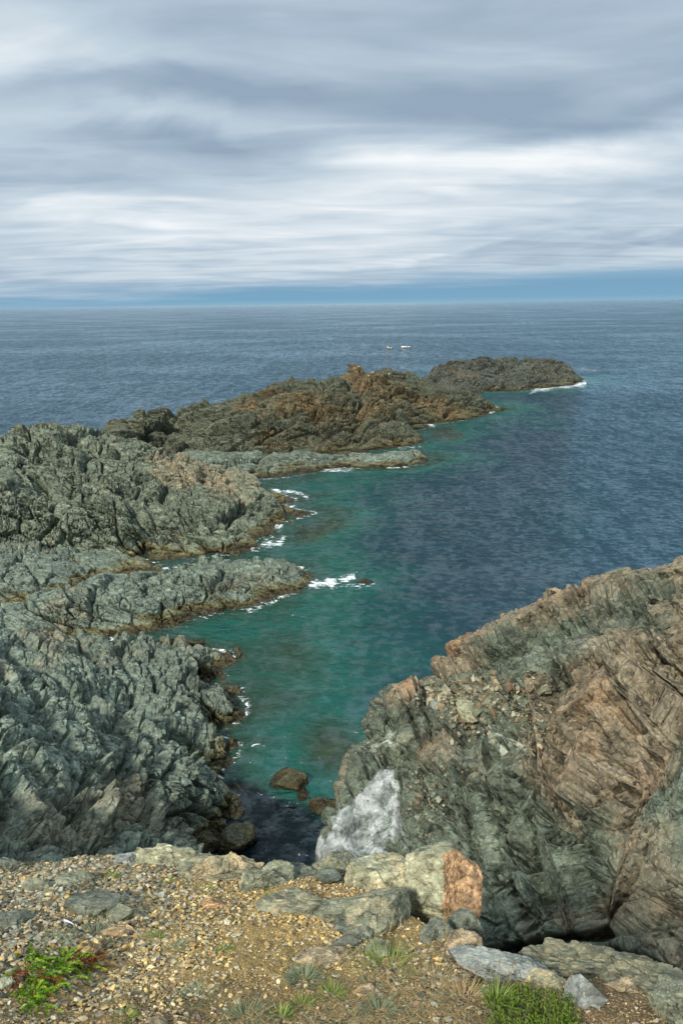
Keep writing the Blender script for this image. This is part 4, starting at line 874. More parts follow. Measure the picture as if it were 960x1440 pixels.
place_rock('flat_slab', 416, 1278, 92, 60, 22, m_fgrey, 'broad flat grey green slab on the ochre gravel below the hump', 'slab', rz=-6, seed=38, sink=.3, level=5, planes=10, extra=[(0, 0, 1, .6)], rough=0.075, tintv=(.2, 0, 0))
place_rock('flat_slab', 468, 1282, 62, 50, 26, m_fgrey, 'smaller flat slab split off the right end of the broad slab', 'slab', rz=14, seed=39, sink=.3, level=5, planes=10, extra=[(0, 0, 1, .6)], rough=0.075)
place_rock('flat_slab', 462, 1246, 36, 30, 16, m_fdark, 'small dark flat stone perched below the grey hump', 'slab', rz=5, seed=40, sink=.0, level=4, planes=10, extra=[(0, 0, 1, .6)])
place_rock('boulder', 452, 1340, 74, 50, 24, m_ftan, 'pinkish and grey half buried rock in the middle of the gravel', 'boulder', rz=-10, seed=41, sink=.42, level=5, planes=14, rough=0.090, tintv=(.0, .4, 0))
place_rock('boulder', 500, 1312, 52, 36, 24, m_fdark, 'dull grey rock half sunk in gravel below the dark broken rock', 'boulder', rz=20, seed=42, sink=.4, level=5, planes=14, rough=0.090)
place_rock('boulder', 528, 1330, 42, 32, 20, m_fgrey, 'small grey hump of rock above the patch of dry grass', 'boulder', rz=-30, seed=43, sink=.4, level=5, planes=14, rough=0.090)
place_rock('flat_slab', 614, 1316, 50, 40, 30, m_fdark, 'dark tilted slab wedged under the orange faced block', 'slab', rz=12, seed=44, sink=.2, level=5, planes=10, tilt=(10, -14))
place_rock('boulder', 655, 1308, 44, 40, 44, m_fdark, 'dark angular stone right of the orange faced block', 'boulder', rz=40, seed=45, sink=.25, level=5, planes=12)
place_rock('boulder', 648, 1335, 46, 34, 30, m_ftan, 'rusty brown round stone below the dark angular stone', 'boulder', rz=0, seed=46, sink=.35, level=5, planes=12, tintv=(.3, -.3, 0))
place_rock('outcrop', 668, 1354, 84, 50, 24, m_fblue, 'pale bluish rock hump at the head of the long bluish ridge', 'outcrop', rz=-30, seed=47, sink=.3, level=6, planes=14, rough=0.090)
place_rock('outcrop', 722, 1376, 120, 58, 32, m_fblue, 'long pale bluish rock rib above the bright green cushion', 'outcrop', rz=-22, seed=48, sink=.28, level=6, planes=14, rough=0.090, strata=(.3, 1, .4, .03))
place_rock('outcrop', 768, 1392, 62, 40, 30, m_fpale, 'crumbling whitish and rusty rock at the lower end of the bluish rib', 'outcrop', rz=-38, seed=49, sink=.35, level=6, planes=18, rough=.10, tintv=(.45, .3, 0))
place_rock('ledge', 800, 1362, 190, 80, 36, m_fledge, 'long layered greenish ledge across the foot of the cliff', 'ledge', rz=-2, seed=50, sink=.3, level=6, planes=14, rough=0.105, extra=[(0, 0, 1, .6)], strata=(.15, 1, .9, .07), tintv=(.2, .0, .15))
place_rock('ledge', 905, 1388, 130, 90, 36, m_fledge, 'layered greenish ledge running down to the right corner', 'ledge', rz=-34, seed=51, sink=.3, level=6, planes=14, rough=0.105, extra=[(0, 0, 1, .6)], strata=(.3, 1, .9, .07), tintv=(.15, .0, .1))
place_rock('ledge', 950, 1432, 80, 80, 56, m_fgrey, 'grey green rock shoulder in the bottom right corner', 'ledge', rz=-60, seed=52, sink=.3, level=6, planes=14, rough=0.105, strata=(.3, 1, .9, .06))
place_rock('stone', 820, 1420, 50, 30, 34, m_fblue, 'pale triangular stone standing beside the bright green cushion', 'stone', rz=-30, seed=53, sink=.12, level=5, planes=8, extra=[(-.7, -.5, .4, .5), (.7, -.5, .4, .5)], soft=70, rough=0.045)
place_rock('flat_slab', 880, 1400, 52, 30, 18, m_ftan, 'flat reddish brown slab on the soil near the right ledge', 'slab', rz=-25, seed=54, sink=.2, level=5, planes=10, extra=[(0, 0, 1, .6)], tintv=(.2, -.4, 0))
place_rock('ledge', 250, 1216, 130, 50, 40, m_fpale, 'pale whitish ledge of rock along the rim left of the pool', 'ledge', rz=-4, seed=55, sink=.35, level=6, planes=16, rough=0.135, strata=(.2, .6, 1, .05), tintv=(0, .4, 0))
place_rock('ledge', 322, 1230, 110, 52, 46, m_fgrey, 'grey grooved ledge at the rim above the boulders in the pool', 'ledge', rz=-12, seed=56, sink=.35, level=6, planes=16, rough=0.135, strata=(.2, .9, .6, .06), tintv=(.1, .2, 0))
place_rock('ledge', 372, 1246, 70, 40, 34, m_fgrey, 'short grey ledge joining the upright rim stone', 'ledge', rz=8, seed=57, sink=.35, level=6, planes=16, rough=0.120)
place_rock('flat_slab', 129, 1285, 64, 44, 36, m_fdark, 'largest grey green block lying in the rubble on the left', 'slab', rz=10, seed=58, sink=.3, level=5, planes=9, extra=[(0, 0, 1, .6)], soft=70, rough=0.060)
place_rock('boulder', 170, 1289, 36, 30, 30, m_fgrey, 'squat grey stone touching the largest block of the rubble', 'boulder', rz=-20, seed=59, sink=.3, level=5, planes=10, soft=70, rough=0.060)
place_rock('flat_slab', 169, 1310, 38, 24, 12, m_ftan, 'flat orange brown stone below the squat grey stone', 'slab', rz=12, seed=60, sink=.1, level=4, planes=9, extra=[(0, 0, 1, .6)], soft=70, rough=0.045, tintv=(.5, -.4, 0))
place_rock('flat_slab', 16, 1302, 50, 40, 24, m_fdark, 'dark grey flat block at the left edge of the photo', 'slab', rz=-10, seed=61, sink=.3, level=5, planes=9, extra=[(0, 0, 1, .6)], soft=70, rough=0.060)
place_rock('boulder', 15, 1224, 30, 22, 22, m_fdark, 'black rounded rock on the rim at the far left', 'boulder', rz=0, seed=62, sink=.25, level=4, planes=12)
place_rock('stone', 181, 1218, 28, 22, 22, m_fblue, 'pale green angular stone on the rim left of the whitish ledge', 'stone', rz=20, seed=63, sink=.25, level=4, planes=9, soft=50)
place_rock('stone', 125, 1340, 26, 24, 22, m_ftan, 'orange and buff stone above the rusty tips of the bright green shrub', 'stone', rz=20, seed=64, sink=.25, level=4, planes=9, soft=70, tintv=(.5, 0, 0))
place_rock('stone', 300, 1271, 34, 22, 14, m_ftan, 'orange tan stone in the brightest ochre gravel', 'stone', rz=-10, seed=65, sink=.35, level=4, planes=9, soft=70, tintv=(.5, 0, 0))
place_rock('stone', 108, 1250, 40, 26, 12, m_fgrey, 'thin pale slab leaning in the upper rubble', 'stone', rz=30, seed=66, sink=.2, level=4, planes=9, soft=70, tilt=(12, 10))
place_rock('stone', 54, 1258, 34, 26, 18, m_fgrey, 'grey green stone in the upper rubble near the left edge', 'stone', rz=-30, seed=67, sink=.3, level=4, planes=9, soft=50)
place_rock('stone', 395, 1268, 30, 22, 16, m_ftan, 'tan stone at the left tip of the broad flat slab', 'stone', rz=0, seed=68, sink=.3, level=4, planes=9, soft=50)
place_rock('stone', 8, 1398, 24, 20, 16, m_fpale, 'pale rounded stone at the left edge beside the bright green shrub', 'stone', rz=0, seed=69, sink=.25, level=4, planes=12, soft=30)
place_rock('stone', 218, 1434, 30, 22, 14, m_ftan, 'buff stone at the bottom edge left of the middle', 'stone', rz=10, seed=70, sink=.25, level=4, planes=10, soft=40)
place_rock('stone', 510, 1386, 26, 20, 12, m_ftan, 'brownish pink stone among the dry grass', 'stone', rz=10, seed=71, sink=.2, level=4, planes=10, soft=40, tintv=(.3, 0, 0))

# --- countable loose stones
rs = np.random.default_rng(17); proto = None; made = 0; tries = 0
cand = []
while made < 285 and tries < 9000:
    tries += 1
    py_ = 1212 + 228*rs.random()**.9; px_ = rs.uniform(-5, 965)
    if px_ > 560 and py_ < 1335+(px_-560)*.08: continue
    if px_ > 200 and py_ < 1250: continue
    zn = pick_pal(px_, py_, rs)
    s = (5.5 if zn != 'rub' else 8.5)*math.exp(rs.normal(0, .38)) * (1+(py_-1212)/500)
    s = min(s, 20)
    if zn == 'soil' and rs.random() < .6: continue
    if rs.random() < (.0 if px_ < 230 else .35 if px_ < 650 else .3): continue
    if not clear_of(px_, py_, s*.45): continue
    x, y = gpix(px_, py_)
    if sdist(np.array([[x, y]]), rim)[0] < .02: continue
    k = pxm(px_, py_); r = s*k*.62
    o = bpy.data.objects.new('stone', chip_me[made % 16]); COL.objects.link(o)
    pick = PAL[zn][rs.integers(0, 7)]; j = rs.uniform(.8, 1.25)
    o['stone_colour'] = [pick[0]*j, pick[1]*j, pick[2]*j]
    o.scale = (r, r*rs.uniform(.8, 1), r*rs.uniform(.8, 1.3))
    q = Vector((0, 0, 1)).rotation_difference((Vector((0, SL, 1)).normalized()+Vector(rs.normal(0, .18, 3))).normalized())
    o.rotation_euler = (q.to_matrix() @ Matrix.Rotation(rs.uniform(0, 6.28), 3, 'Z')).to_euler()
    o.location = (x, y, gz(x, y)+r*.16)
    grp = 'rub' if px_ < 210 and py_ < 1345 else 'och' if px_ < 520 and py_ < 1345 else 'soil' if px_ > 700 else 'tan'
    tag(o, GRP[grp][1], 'stone', GRP[grp][0]); taken.append((px_, py_, s*.5)); made += 1
print('stones', made, round(time.time()-T0, 1))

# --- rubble caught on the cliff: broken chips nobody could count
bR = BVHTree.FromPolygons([v.co for v in oR.data.vertices], [p.vertices for p in oR.data.polygons])
rs = np.random.default_rng(77); RV, RF, RC = [], [], []; base = 0
def on_cliff(px_, py_):
    h_ = bR.ray_cast(Vector((0, 0, CH)), Vector(ray(px_, py_)).normalized()); return h_[0], h_[1]
n_ = 0
while n_ < 1500:
    z_ = rs.integers(0, 5)
    mx_, my_, sx_, sy_, ss = [(650, 1000, 45, 45, 1.0), (690, 985, 60, 30, 1.1), (745, 1015, 25, 40, .8), (600, 1120, 40, 45, .6), (640, 975, 40, 18, 1.3)][z_]
    px_, py_ = rs.normal(mx_, sx_*.6), rs.normal(my_, sy_*.6)
    p_, nn = on_cliff(px_, py_)
    n_ += 1
    if p_ is None or py_ < 945: continue
    if nn.z < 0: nn = -nn
    V, Fc = chips[rs.integers(0, len(chips))]; sz = .07*ss*math.exp(rs.normal(0, .5)); sz = min(sz, .26)
    up = np.array(nn)*.5+np.array([0, 0, .5])+rs.normal(0, .35, 3); up /= np.linalg.norm(up); t = rs.normal(size=3); xa = np.cross(up, t); xa /= np.linalg.norm(xa); ya = np.cross(up, xa)
    W = V @ np.stack([xa, ya, up], 0)*sz + np.array(p_) + np.array(nn)*sz*.15
    RV.append(W); RF.append(Fc+base); base += len(V)
    col_ = np.array([(.17, .18, .12), (.12, .13, .09), (.22, .17, .10), (.28, .28, .20), (.36, .33, .22), (.15, .11, .07), (.09, .09, .06)][rs.integers(0, 7)])*rs.uniform(.8, 1.2)
    RC.append(np.tile([*col_, 1], (len(V), 1)))
o = mesh_obj('rubble', np.concatenate(RV), np.concatenate(RF), m_stone, attrs={'col': np.concatenate(RC)}, smooth=False); tag(o, kind='stuff')
# a few large loose blocks on the cliff
for (px_, py_, w_, lab, sd_, mt) in [(657, 1000, 34, 'pale buff block lying in the rubble of the cliff', 81, m_fpale), (612, 992, 15, 'small white stone at the edge of the cliff rubble', 82, m_fblue), (573, 1040, 30, 'grey block under the brown knob at the left edge of the cliff', 85, m_fgrey), (765, 968, 20, 'grey angular block resting in a nook near the top of the cliff', 83, m_fgrey), (700, 962, 22, 'brown block in the upper part of the cliff rubble', 84, m_ftan)]:
    p_, nn = on_cliff(px_, py_)
    if p_ is None: continue
    k = (p_-Vector((0, 0, CH))).length/F*.95; V, Fc, blk, face = rock_body((w_*k/2, w_*k*.4, w_*k*.36), sd_, level=4, planes=11, rough=0.075, soft=45)
    o = mesh_obj('stone_block', V, Fc, mt, attrs={'blk': blk, 'tint': np.tile([0, 0, 0, 1.], (len(V), 1)), 'lime': np.zeros(len(V))}); o.location = p_; o.rotation_euler = (.3, -.2, sd_); tag(o, lab, 'rock')
# --- boulders in the water
def sea_rock(px_, py_, wpx, hpx, dpx, z0, label, seed, name='boulder', mat=None, rz=0, **kw):
    c = atz(px_, py_, 0); k = np.linalg.norm(c-np.array([0, 0, CH]))*math.cos(math.atan((py_-720)/F))/F
    size = (wpx*k/2, dpx*k/2, hpx*k/2)
    V, Fc, blk, face = rock_body(size, seed, level=5, planes=14, rough=0.105, soft=18, **kw)
    o = mesh_obj(name, V, Fc, mat or m_wet, attrs={'blk': blk, 'tint': np.tile([0, 0, .35, 1.], (len(V), 1)), 'lime': np.zeros(len(V))})
    o.location = (c[0], c[1], z0*k*hpx); o.rotation_euler = (0, 0, R(rz)); tag(o, label, 'boulder'); return o
sea_rock(333, 1188, 56, 40, 46, .22, 'large wet olive brown boulder in the dark pool by the rim', 71, rz=10)
sea_rock(285, 1190, 42, 28, 36, .22, 'smooth green boulder between the shore and the large pool boulder', 72)
sea_rock(308, 1166, 30, 20, 24, .2, 'small wet rock above the large boulder at the shore of the pool', 73)
sea_rock(412, 1100, 48, 34, 44, .05, 'barely awash brown rock in the middle of the clear water', 74)
sea_rock(424, 1118, 36, 20, 40, -.32, 'sunken rock just in front of the barely awash brown rock', 79)
sea_rock(492, 1106, 34, 34, 34, .12, 'dark rock standing in the water against the cliff foot', 75)
sea_rock(458, 1136, 50, 22, 30, .05, 'flat dark rock shelf awash left of the white slab', 76)
sea_rock(512, 818, 22, 8, 12, -.1, 'wave washed rock just breaking the surface off the rock tongue', 77)
sea_rock(250, 906, 54, 12, 14, .2, 'low dark spit of rock in the inlet under the rock tongue', 78)

# ------------------------------------------------------------------ plants
def leaf_mat(name, cols, attr='col'):
    m, g = new_mat(name)
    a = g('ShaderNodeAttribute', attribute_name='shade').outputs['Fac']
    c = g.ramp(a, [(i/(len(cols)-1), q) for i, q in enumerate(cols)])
    b = g('ShaderNodeBsdfPrincipled', ins={'Base Color': c, 'Roughness': .55, 'Specular IOR Level': .3})
    t = g('ShaderNodeBsdfTranslucent', ins={0: c}); mx = g('ShaderNodeMixShader', ins={0: .25, 1: b.outputs[0], 2: t.outputs[0]})
    o = g('ShaderNodeOutputMaterial'); g.l.new(mx.outputs[0], o.inputs[0]); return m
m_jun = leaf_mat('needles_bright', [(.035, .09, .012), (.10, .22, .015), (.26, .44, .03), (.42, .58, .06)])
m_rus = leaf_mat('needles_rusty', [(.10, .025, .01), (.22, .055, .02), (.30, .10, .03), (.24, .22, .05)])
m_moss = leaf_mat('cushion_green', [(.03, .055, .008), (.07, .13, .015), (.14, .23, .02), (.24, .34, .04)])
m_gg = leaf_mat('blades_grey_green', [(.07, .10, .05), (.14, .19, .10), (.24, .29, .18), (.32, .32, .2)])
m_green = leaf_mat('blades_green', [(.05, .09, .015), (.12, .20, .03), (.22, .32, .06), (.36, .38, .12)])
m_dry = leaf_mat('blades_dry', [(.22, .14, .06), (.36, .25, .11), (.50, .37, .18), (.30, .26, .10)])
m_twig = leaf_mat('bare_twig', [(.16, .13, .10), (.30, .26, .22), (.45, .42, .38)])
class Blades:
    def __init__(s): s.V = []; s.F = []; s.S = []
    def blade(s, p, d, L, w, bend, shade, seg=3, side=None):
        p = np.array(p, float); d = np.array(d, float); d /= np.linalg.norm(d)+1e-9
        sd = np.cross(d, [0, 0, 1.0]) if side is None else np.array(side, float)
        if np.linalg.norm(sd) < 1e-3: sd = np.array([1.0, 0, 0])
        sd /= np.linalg.norm(sd); b = len(s.V)
        for i in range(seg+1):
            t = i/seg; q = p + d*L*t + np.array([bend[0], bend[1], bend[2]])*L*t*t
            ww = w*(1-t**1.6)*.5+w*.04
            s.V += [q-sd*ww, q+sd*ww]; s.S += [shade, min(1, shade+.15*t)]
            if i: k = b+2*i; s.F.append((k-2, k-1, k+1, k))
    def build(s, name, mat, parent=None):
        o = mesh_obj(name, np.array(s.V), np.array(s.F), mat, parent, attrs={'shade': np.array(s.S)}, smooth=True); return o
rs = np.random.default_rng(23)
def spray(B, T, p, ang, L, rise, droop, lo, hi, nl=26, leafL=.012):
    """arching shoot clothed in short needles"""
    p = np.array(p, float); prev = p.copy(); h = np.array([math.cos(ang), math.sin(ang), 0])
    wob = rs.normal(0, .3)
    for i in range(nl):
        t = (i+1)/nl; a2_ = ang+wob*t; h = np.array([math.cos(a2_), math.sin(a2_), 0])
        q = prev + (h*(L/nl)) + np.array([0, 0, (rise*(1-t)-droop*t)*L/nl])
        T.blade(prev, q-prev, np.linalg.norm(q-prev)*1.05, .0022, (0, 0, 0), .3, seg=1)
        ax = (q-prev)/np.linalg.norm(q-prev)
        for k in range(4):
            th = rs.uniform(0, 6.28); sdv = np.cross(ax, [0, 0, 1.0]); sdv /= np.linalg.norm(sdv)+1e-9; upv = np.cross(sdv, ax)
            out = ax*.9 + (sdv*math.cos(th)+upv*math.sin(th))*.75
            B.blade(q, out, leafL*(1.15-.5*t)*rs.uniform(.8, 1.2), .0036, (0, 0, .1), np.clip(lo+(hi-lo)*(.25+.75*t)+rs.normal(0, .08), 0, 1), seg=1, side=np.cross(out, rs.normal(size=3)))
        prev = q
def on_slope(px_, py_, up=0.0):
    x, y = gpix(px_, py_); return np.array([x, y, gz(x, y)+up])
# creeping shrub, bottom left
jr = empty('creeping_shrub', on_slope(80, 1385)); tag(jr, 'bright yellow green creeping shrub with rusty red tips sprawled over the stones', 'shrub')
Bg, Br, T = Blades(), Blades(), Blades()
orig = np.array(jr.location)
def jspots(n, x0, x1, f, sd):
    for _ in range(n):
        px_ = rs.uniform(x0, x1); yield px_, f(px_)+rs.normal(0, sd)
for (px_, py_) in list(jspots(80, 38, 130, lambda x: 1358-(x-38)*.02, 8))+list(jspots(60, 28, 90, lambda x: 1378, 12))+list(jspots(32, 26, 70, lambda x: 1405, 8)):
    p = on_slope(px_, py_, rs.uniform(.005, .03))-orig
    spray(Bg, T, p, rs.normal(-1.0, .8), rs.uniform(.05, .10), rs.uniform(.1, .8), rs.uniform(.0, .6), .1, .95)
for (px_, py_) in list(jspots(34, 95, 142, lambda x: 1352, 6))+list(jspots(10, 20, 34, lambda x: 1388, 6)) + list(jspots(10, 40, 90, lambda x: 1392, 10)):
    p = on_slope(px_, py_, rs.uniform(.005, .03))-orig
    spray(Br, T, p, rs.normal(-.6, .9), rs.uniform(.03, .07), rs.uniform(.1, .9), rs.uniform(0, .6), .1, .8, nl=18)
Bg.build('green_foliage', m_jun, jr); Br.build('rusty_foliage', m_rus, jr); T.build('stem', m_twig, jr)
Tw = Blades()
for _ in range(14):
    p = on_slope(rs.uniform(30, 130), rs.uniform(1335, 1352), .02)-orig
    Tw.blade(p, (rs.normal(-.6, .5), rs.normal(.2, .3), rs.uniform(.2, .9)), rs.uniform(.04, .10), .003, (rs.normal(0, .3), .2, -.2), .8, seg=3)
Tw.build('dead_twig', m_twig, jr)
# bright green cushion, bottom right
mr_ = empty('cushion_plant', on_slope(745, 1425)); tag(mr_, 'dense bright green cushion plant below the long bluish rock rib', 'cushion plant'); orig = np.array(mr_.location)
B, T = Blades(), Blades()
for _ in range(900):
    u = rs.uniform(0, 1); px_ = 690+115*u+rs.normal(0, 5); top_ = 1388+ (px_-690)*.22; py_ = rs.uniform(top_+6, 1470)
    x, y = gpix(px_, py_); hgt = .035*min(1, (py_-top_)/14+.2)
    p = np.array([x, y, gz(x, y)+rs.uniform(.2, 1)*hgt])-orig
    spray(B, T, p, rs.uniform(0, 6.28), rs.uniform(.012, .028), rs.uniform(.5, 2.2), 0, .0, .85, nl=6, leafL=.007)
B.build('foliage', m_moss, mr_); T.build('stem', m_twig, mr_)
# tufts
def tuft(px_, py_, n, L, spread, mat, label, group=None, lean=(0, 0), w=.0032, name='grass_tuft', rad=.03):
    o_ = on_slope(px_, py_); B = Blades()
    for _ in range(n):
        a_ = rs.uniform(0, 6.28); r_ = rad*math.sqrt(rs.random()); p = np.array([math.cos(a_)*r_, math.sin(a_)*r_, -SL*math.sin(a_)*r_-.004])
        d = np.array([math.cos(a_)*spread*rs.uniform(.3, 1)+lean[0], math.sin(a_)*spread*rs.uniform(.3, 1)+lean[1], 1.0])
        B.blade(p, d, L*rs.uniform(.5, 1.1), w, (math.cos(a_)*.3, math.sin(a_)*.3, -.25), np.clip(rs.normal(.5, .25), 0, 1))
    o = B.build(name, mat); o.location = o_; tag(o, label, 'grass tuft' if name == 'grass_tuft' else 'plant', group); return o
tuft(79, 1334, 170, .07, 1.1, m_gg, 'dull grey green tuft just above the bright green shrub', w=.004, rad=.07)
tuft(132, 1312, 110, .08, 1.3, m_gg, 'wispy dull tuft between the large block and the flat orange stone', w=.003, rad=.08)
tuft(219, 1318, 60, .06, .9, m_green, 'thin green tuft right of the flat orange stone')
tuft(248, 1330, 90, .05, 1.2, m_gg, 'small grey green tuft in the centre left of the gravel')
tuft(317, 1334, 60, .045, 1.0, m_green, 'small green tuft in the ochre gravel below the tan stone')
tuft(142, 1293, 30, .07, .6, m_green, 'few green blades growing against the largest rubble block')
tuft(156, 1243, 50, .07, .8, m_green, 'green and dry blades in the upper rubble')
tuft(235, 1242, 60, .055, 1.0, m_green, 'green tuft just under the whitish ledge')
tuft(292, 1250, 50, .05, 1.0, m_green, 'green tuft below the grey grooved ledge')
tuft(381, 1262, 60, .05, 1.1, m_green, 'green tuft left of the broad flat slab')
tuft(427, 1375, 190, .07, .9, m_gg, 'bushy silvery green tuft below the pinkish rock', w=.0036, rad=.07)
tuft(424, 1405, 80, .05, 1.1, m_green, 'green sprig below the silvery tuft', rad=.04)
tuft(394, 1422, 60, .05, 1.2, m_green, 'small starry green plant near the bottom edge', name='small_plant', w=.006)
tuft(342, 1424, 120, .07, 1.1, m_gg, 'loose grey green tuft at the bottom edge left of the starry plant', rad=.07)
tuft(276, 1395, 90, .07, 1.1, m_gg, 'pale tangled tuft in the brown gravel', rad=.07)
tuft(533, 1415, 130, .07, 1.0, m_gg, 'grey green tuft at the bottom edge under the dry grass', rad=.06)
tuft(546, 1352, 260, .10, 1.0, m_green, 'largest patch of grass, green and straw, below the round boulder', w=.003, rad=.14)
tuft(467, 1392, 90, .06, 1.1, m_green, 'green tuft between the silvery tuft and the dry grass', rad=.05)
tuft(697, 1418, 120, .11, .6, m_green, 'taller green blades rising at the left side of the green cushion', rad=.04, w=.004)
tuft(40, 1262, 40, .05, 1.0, m_green, 'green blades in the rubble near the left edge')
tuft(178, 1425, 70, .05, 1.0, m_green, 'green seedling tuft below the rusty shrub tips')
tuft(610, 1372, 110, .07, 1.1, m_dry, 'straw coloured tuft below the dark tilted slab', rad=.08)
tuft(650, 1408, 130, .08, 1.1, m_dry, 'straw coloured tuft left of the taller green blades', rad=.09)
tuft(478, 1232, 70, .10, .7, m_dry, 'straw grass growing from the grey outcrop hump', rad=.06)
for (px_, py_, L, lab) in [(596, 1335, .13, 'shorter dry stalk with pale seed head in front of the orange faced block'), (627, 1322, .26, 'tall thin dry stalk standing against the orange faced block'), (697, 1395, .2, 'dry orange stalk above the green cushion'), (716, 1396, .16, 'dry bent stalk in front of the bluish rib'), (455, 1232, .13, 'single dry stalk standing on the grey outcrop hump')]:
    e_ = empty('dry_stalk', on_slope(px_, py_)); tag(e_, lab, 'dry stalk'); B = Blades(); B.blade((0, 0, -.01), (rs.normal(0, .06), -.1, 1), L, .0045, (rs.normal(0, .1), 0, 0), .5, seg=5); B.build('stem', m_dry, e_)
    B = Blades(); tp = np.array(B.V[-1]) if B.V else np.array([0, -.1*L, L*.96])
    for _ in range(14): B.blade((rs.normal(0, .002), -.1*L, L*rs.uniform(.78, .98)), (rs.normal(0, .25), rs.normal(0, .25), 1), .018, .004, (0, 0, 0), .7, seg=1)
    B.build('seed_head', m_dry, e_)
# bleached twig
B = Blades(); B.blade((-.03, .01, .0), (1, -.35, .1), .09, .009, (0, -.3, .2), 1.0, seg=6); B.blade((-.03, .01, .004), (1, -.35, .1), .09, .011, (0, -.3, .2), 1.0, seg=6, side=(0, .2, 1))
o = B.build('bleached_twig', leaf_mat('bleached_wood', [(.7, .68, .72), (.82, .8, .84)])); o.location = on_slope(97, 1301, .02); tag(o, 'curved white bleached twig lying in the rubble', 'twig')
# dry litter and small growth nobody could count
B = Blades(); B2 = Blades(); k = 0
while k < 9500:
    px_ = rs.normal(560, 170); py_ = rs.uniform(1318, 1470)
    if px_ > 800 and rs.random() < .6: continue
    if px_ < 250: px_ = rs.uniform(-20, 1000); 
    if py_ < 1335 and abs(px_-560) > 60: continue
    x, y = gpix(px_, py_)
    if sdist(np.array([[x, y]]), rim)[0] < .02: k += 1; continue
    nz_ = noise(np.array([[x*3, y*3, 0]]), 91)[0]
    if nz_ < rs.uniform(-.7, .35): k += 1; continue
    a_ = rs.uniform(0, 6.28); el_ = rs.uniform(.0, .9)
    (B if rs.random() < .72 else B2).blade((x, y, gz(x, y)), (math.cos(a_), math.sin(a_), el_-SL*math.sin(a_)), rs.uniform(.02, .06), .003, (0, 0, -.2), rs.random(), seg=2); k += 1
o = B.build('dry_grass', m_dry); tag(o, kind='stuff'); o = B2.build('low_grass', m_gg); tag(o, kind='stuff')
print('plants', round(time.time()-T0, 1))

# ------------------------------------------------------------------ boats, people aboard, gulls
def plain(name, col, rough=.5):
    m, g = new_mat(name); pos = g('ShaderNodeTexCoord').outputs['Object']; n_ = g.noise(pos, 9, 3)
    c = g.mix(n_, tuple(x*.85 for x in col), tuple(min(1, x*1.12) for x in col))
    b = g('ShaderNodeBsdfPrincipled', ins={'Base Color': c, 'Roughness': rough}); o = g('ShaderNodeOutputMaterial'); g.l.new(b.outputs[0], o.inputs[0]); return m
m_hull = plain('boat_white', (.82, .82, .80), .35); m_cream = plain('boat_cream', (.72, .62, .42), .4); m_black = plain('engine_black', (.02, .02, .025), .4); m_seat = plain('boat_seat', (.3, .2, .12), .6)
m_red = plain('jacket_red', (.35, .03, .03), .8); m_navy = plain('jacket_dark', (.02, .025, .035), .8)
def boat(loc, rz, L, hm, label):
    e = empty('motor_boat', loc, rz); tag(e, label, 'motor boat', None)
    n = 13; V = []; Fc = []
    for i in range(n):
        t = i/(n-1); x = (t-.45)*L; w = .22*L*(1-max(0, (t-.45)/.55)**2.2)+.01; h_ = .55+.35*t**2.5
        for (sx_, z_) in [(-1, h_), (-.95, .35), (-.62, 0.0), (0, -.15), (.62, 0), (.95, .35), (1, h_), (.9, h_), (.85, .3), (0, .16), (-.85, .3), (-.9, h_)]:
            V.append((x, sx_*w, z_))
    for i in range(n-1):
        for j in range(12):
            a_ = i*12+j; b_ = i*12+(j+1) % 12; Fc.append((a_, b_, b_+12, a_+12))
    Fc.append(tuple(range(11, -1, -1))); Fc.append(tuple(range((n-1)*12, n*12)))
    py_obj('hull', V, Fc, hm, e, True)
    for x in (-.12*L, .18*L): 
        w = .19*L; py_obj('seat', [(x-.14, -w, .38), (x+.14, -w, .38), (x+.14, w, .38), (x-.14, w, .38), (x-.14, -w, .43), (x+.14, -w, .43), (x+.14, w, .43), (x-.14, w, .43)], [(0, 3, 2, 1), (4, 5, 6, 7), (0, 1, 5, 4), (1, 2, 6, 5), (2, 3, 7, 6), (3, 0, 4, 7)], m_seat, e)
    x0 = -.45*L-.12
    V = []; prof = [(-.25, .05), (.2, .07), (.5, .1), (.62, .2), (.85, .24), (1.0, .2), (1.05, .1)]
    for z_, r_ in prof:
        for j in range(8): V.append((x0+r_*1.2*math.cos(j*math.pi/4), r_*math.sin(j*math.pi/4), z_))
    Fc = [(i*8+j, i*8+(j+1) % 8, (i+1)*8+(j+1) % 8, (i+1)*8+j) for i in range(len(prof)-1) for j in range(8)] + [tuple(range(7, -1, -1)), tuple(range(48, 56))]
    py_obj('outboard_motor', V, Fc, m_black, e, True)
    return e
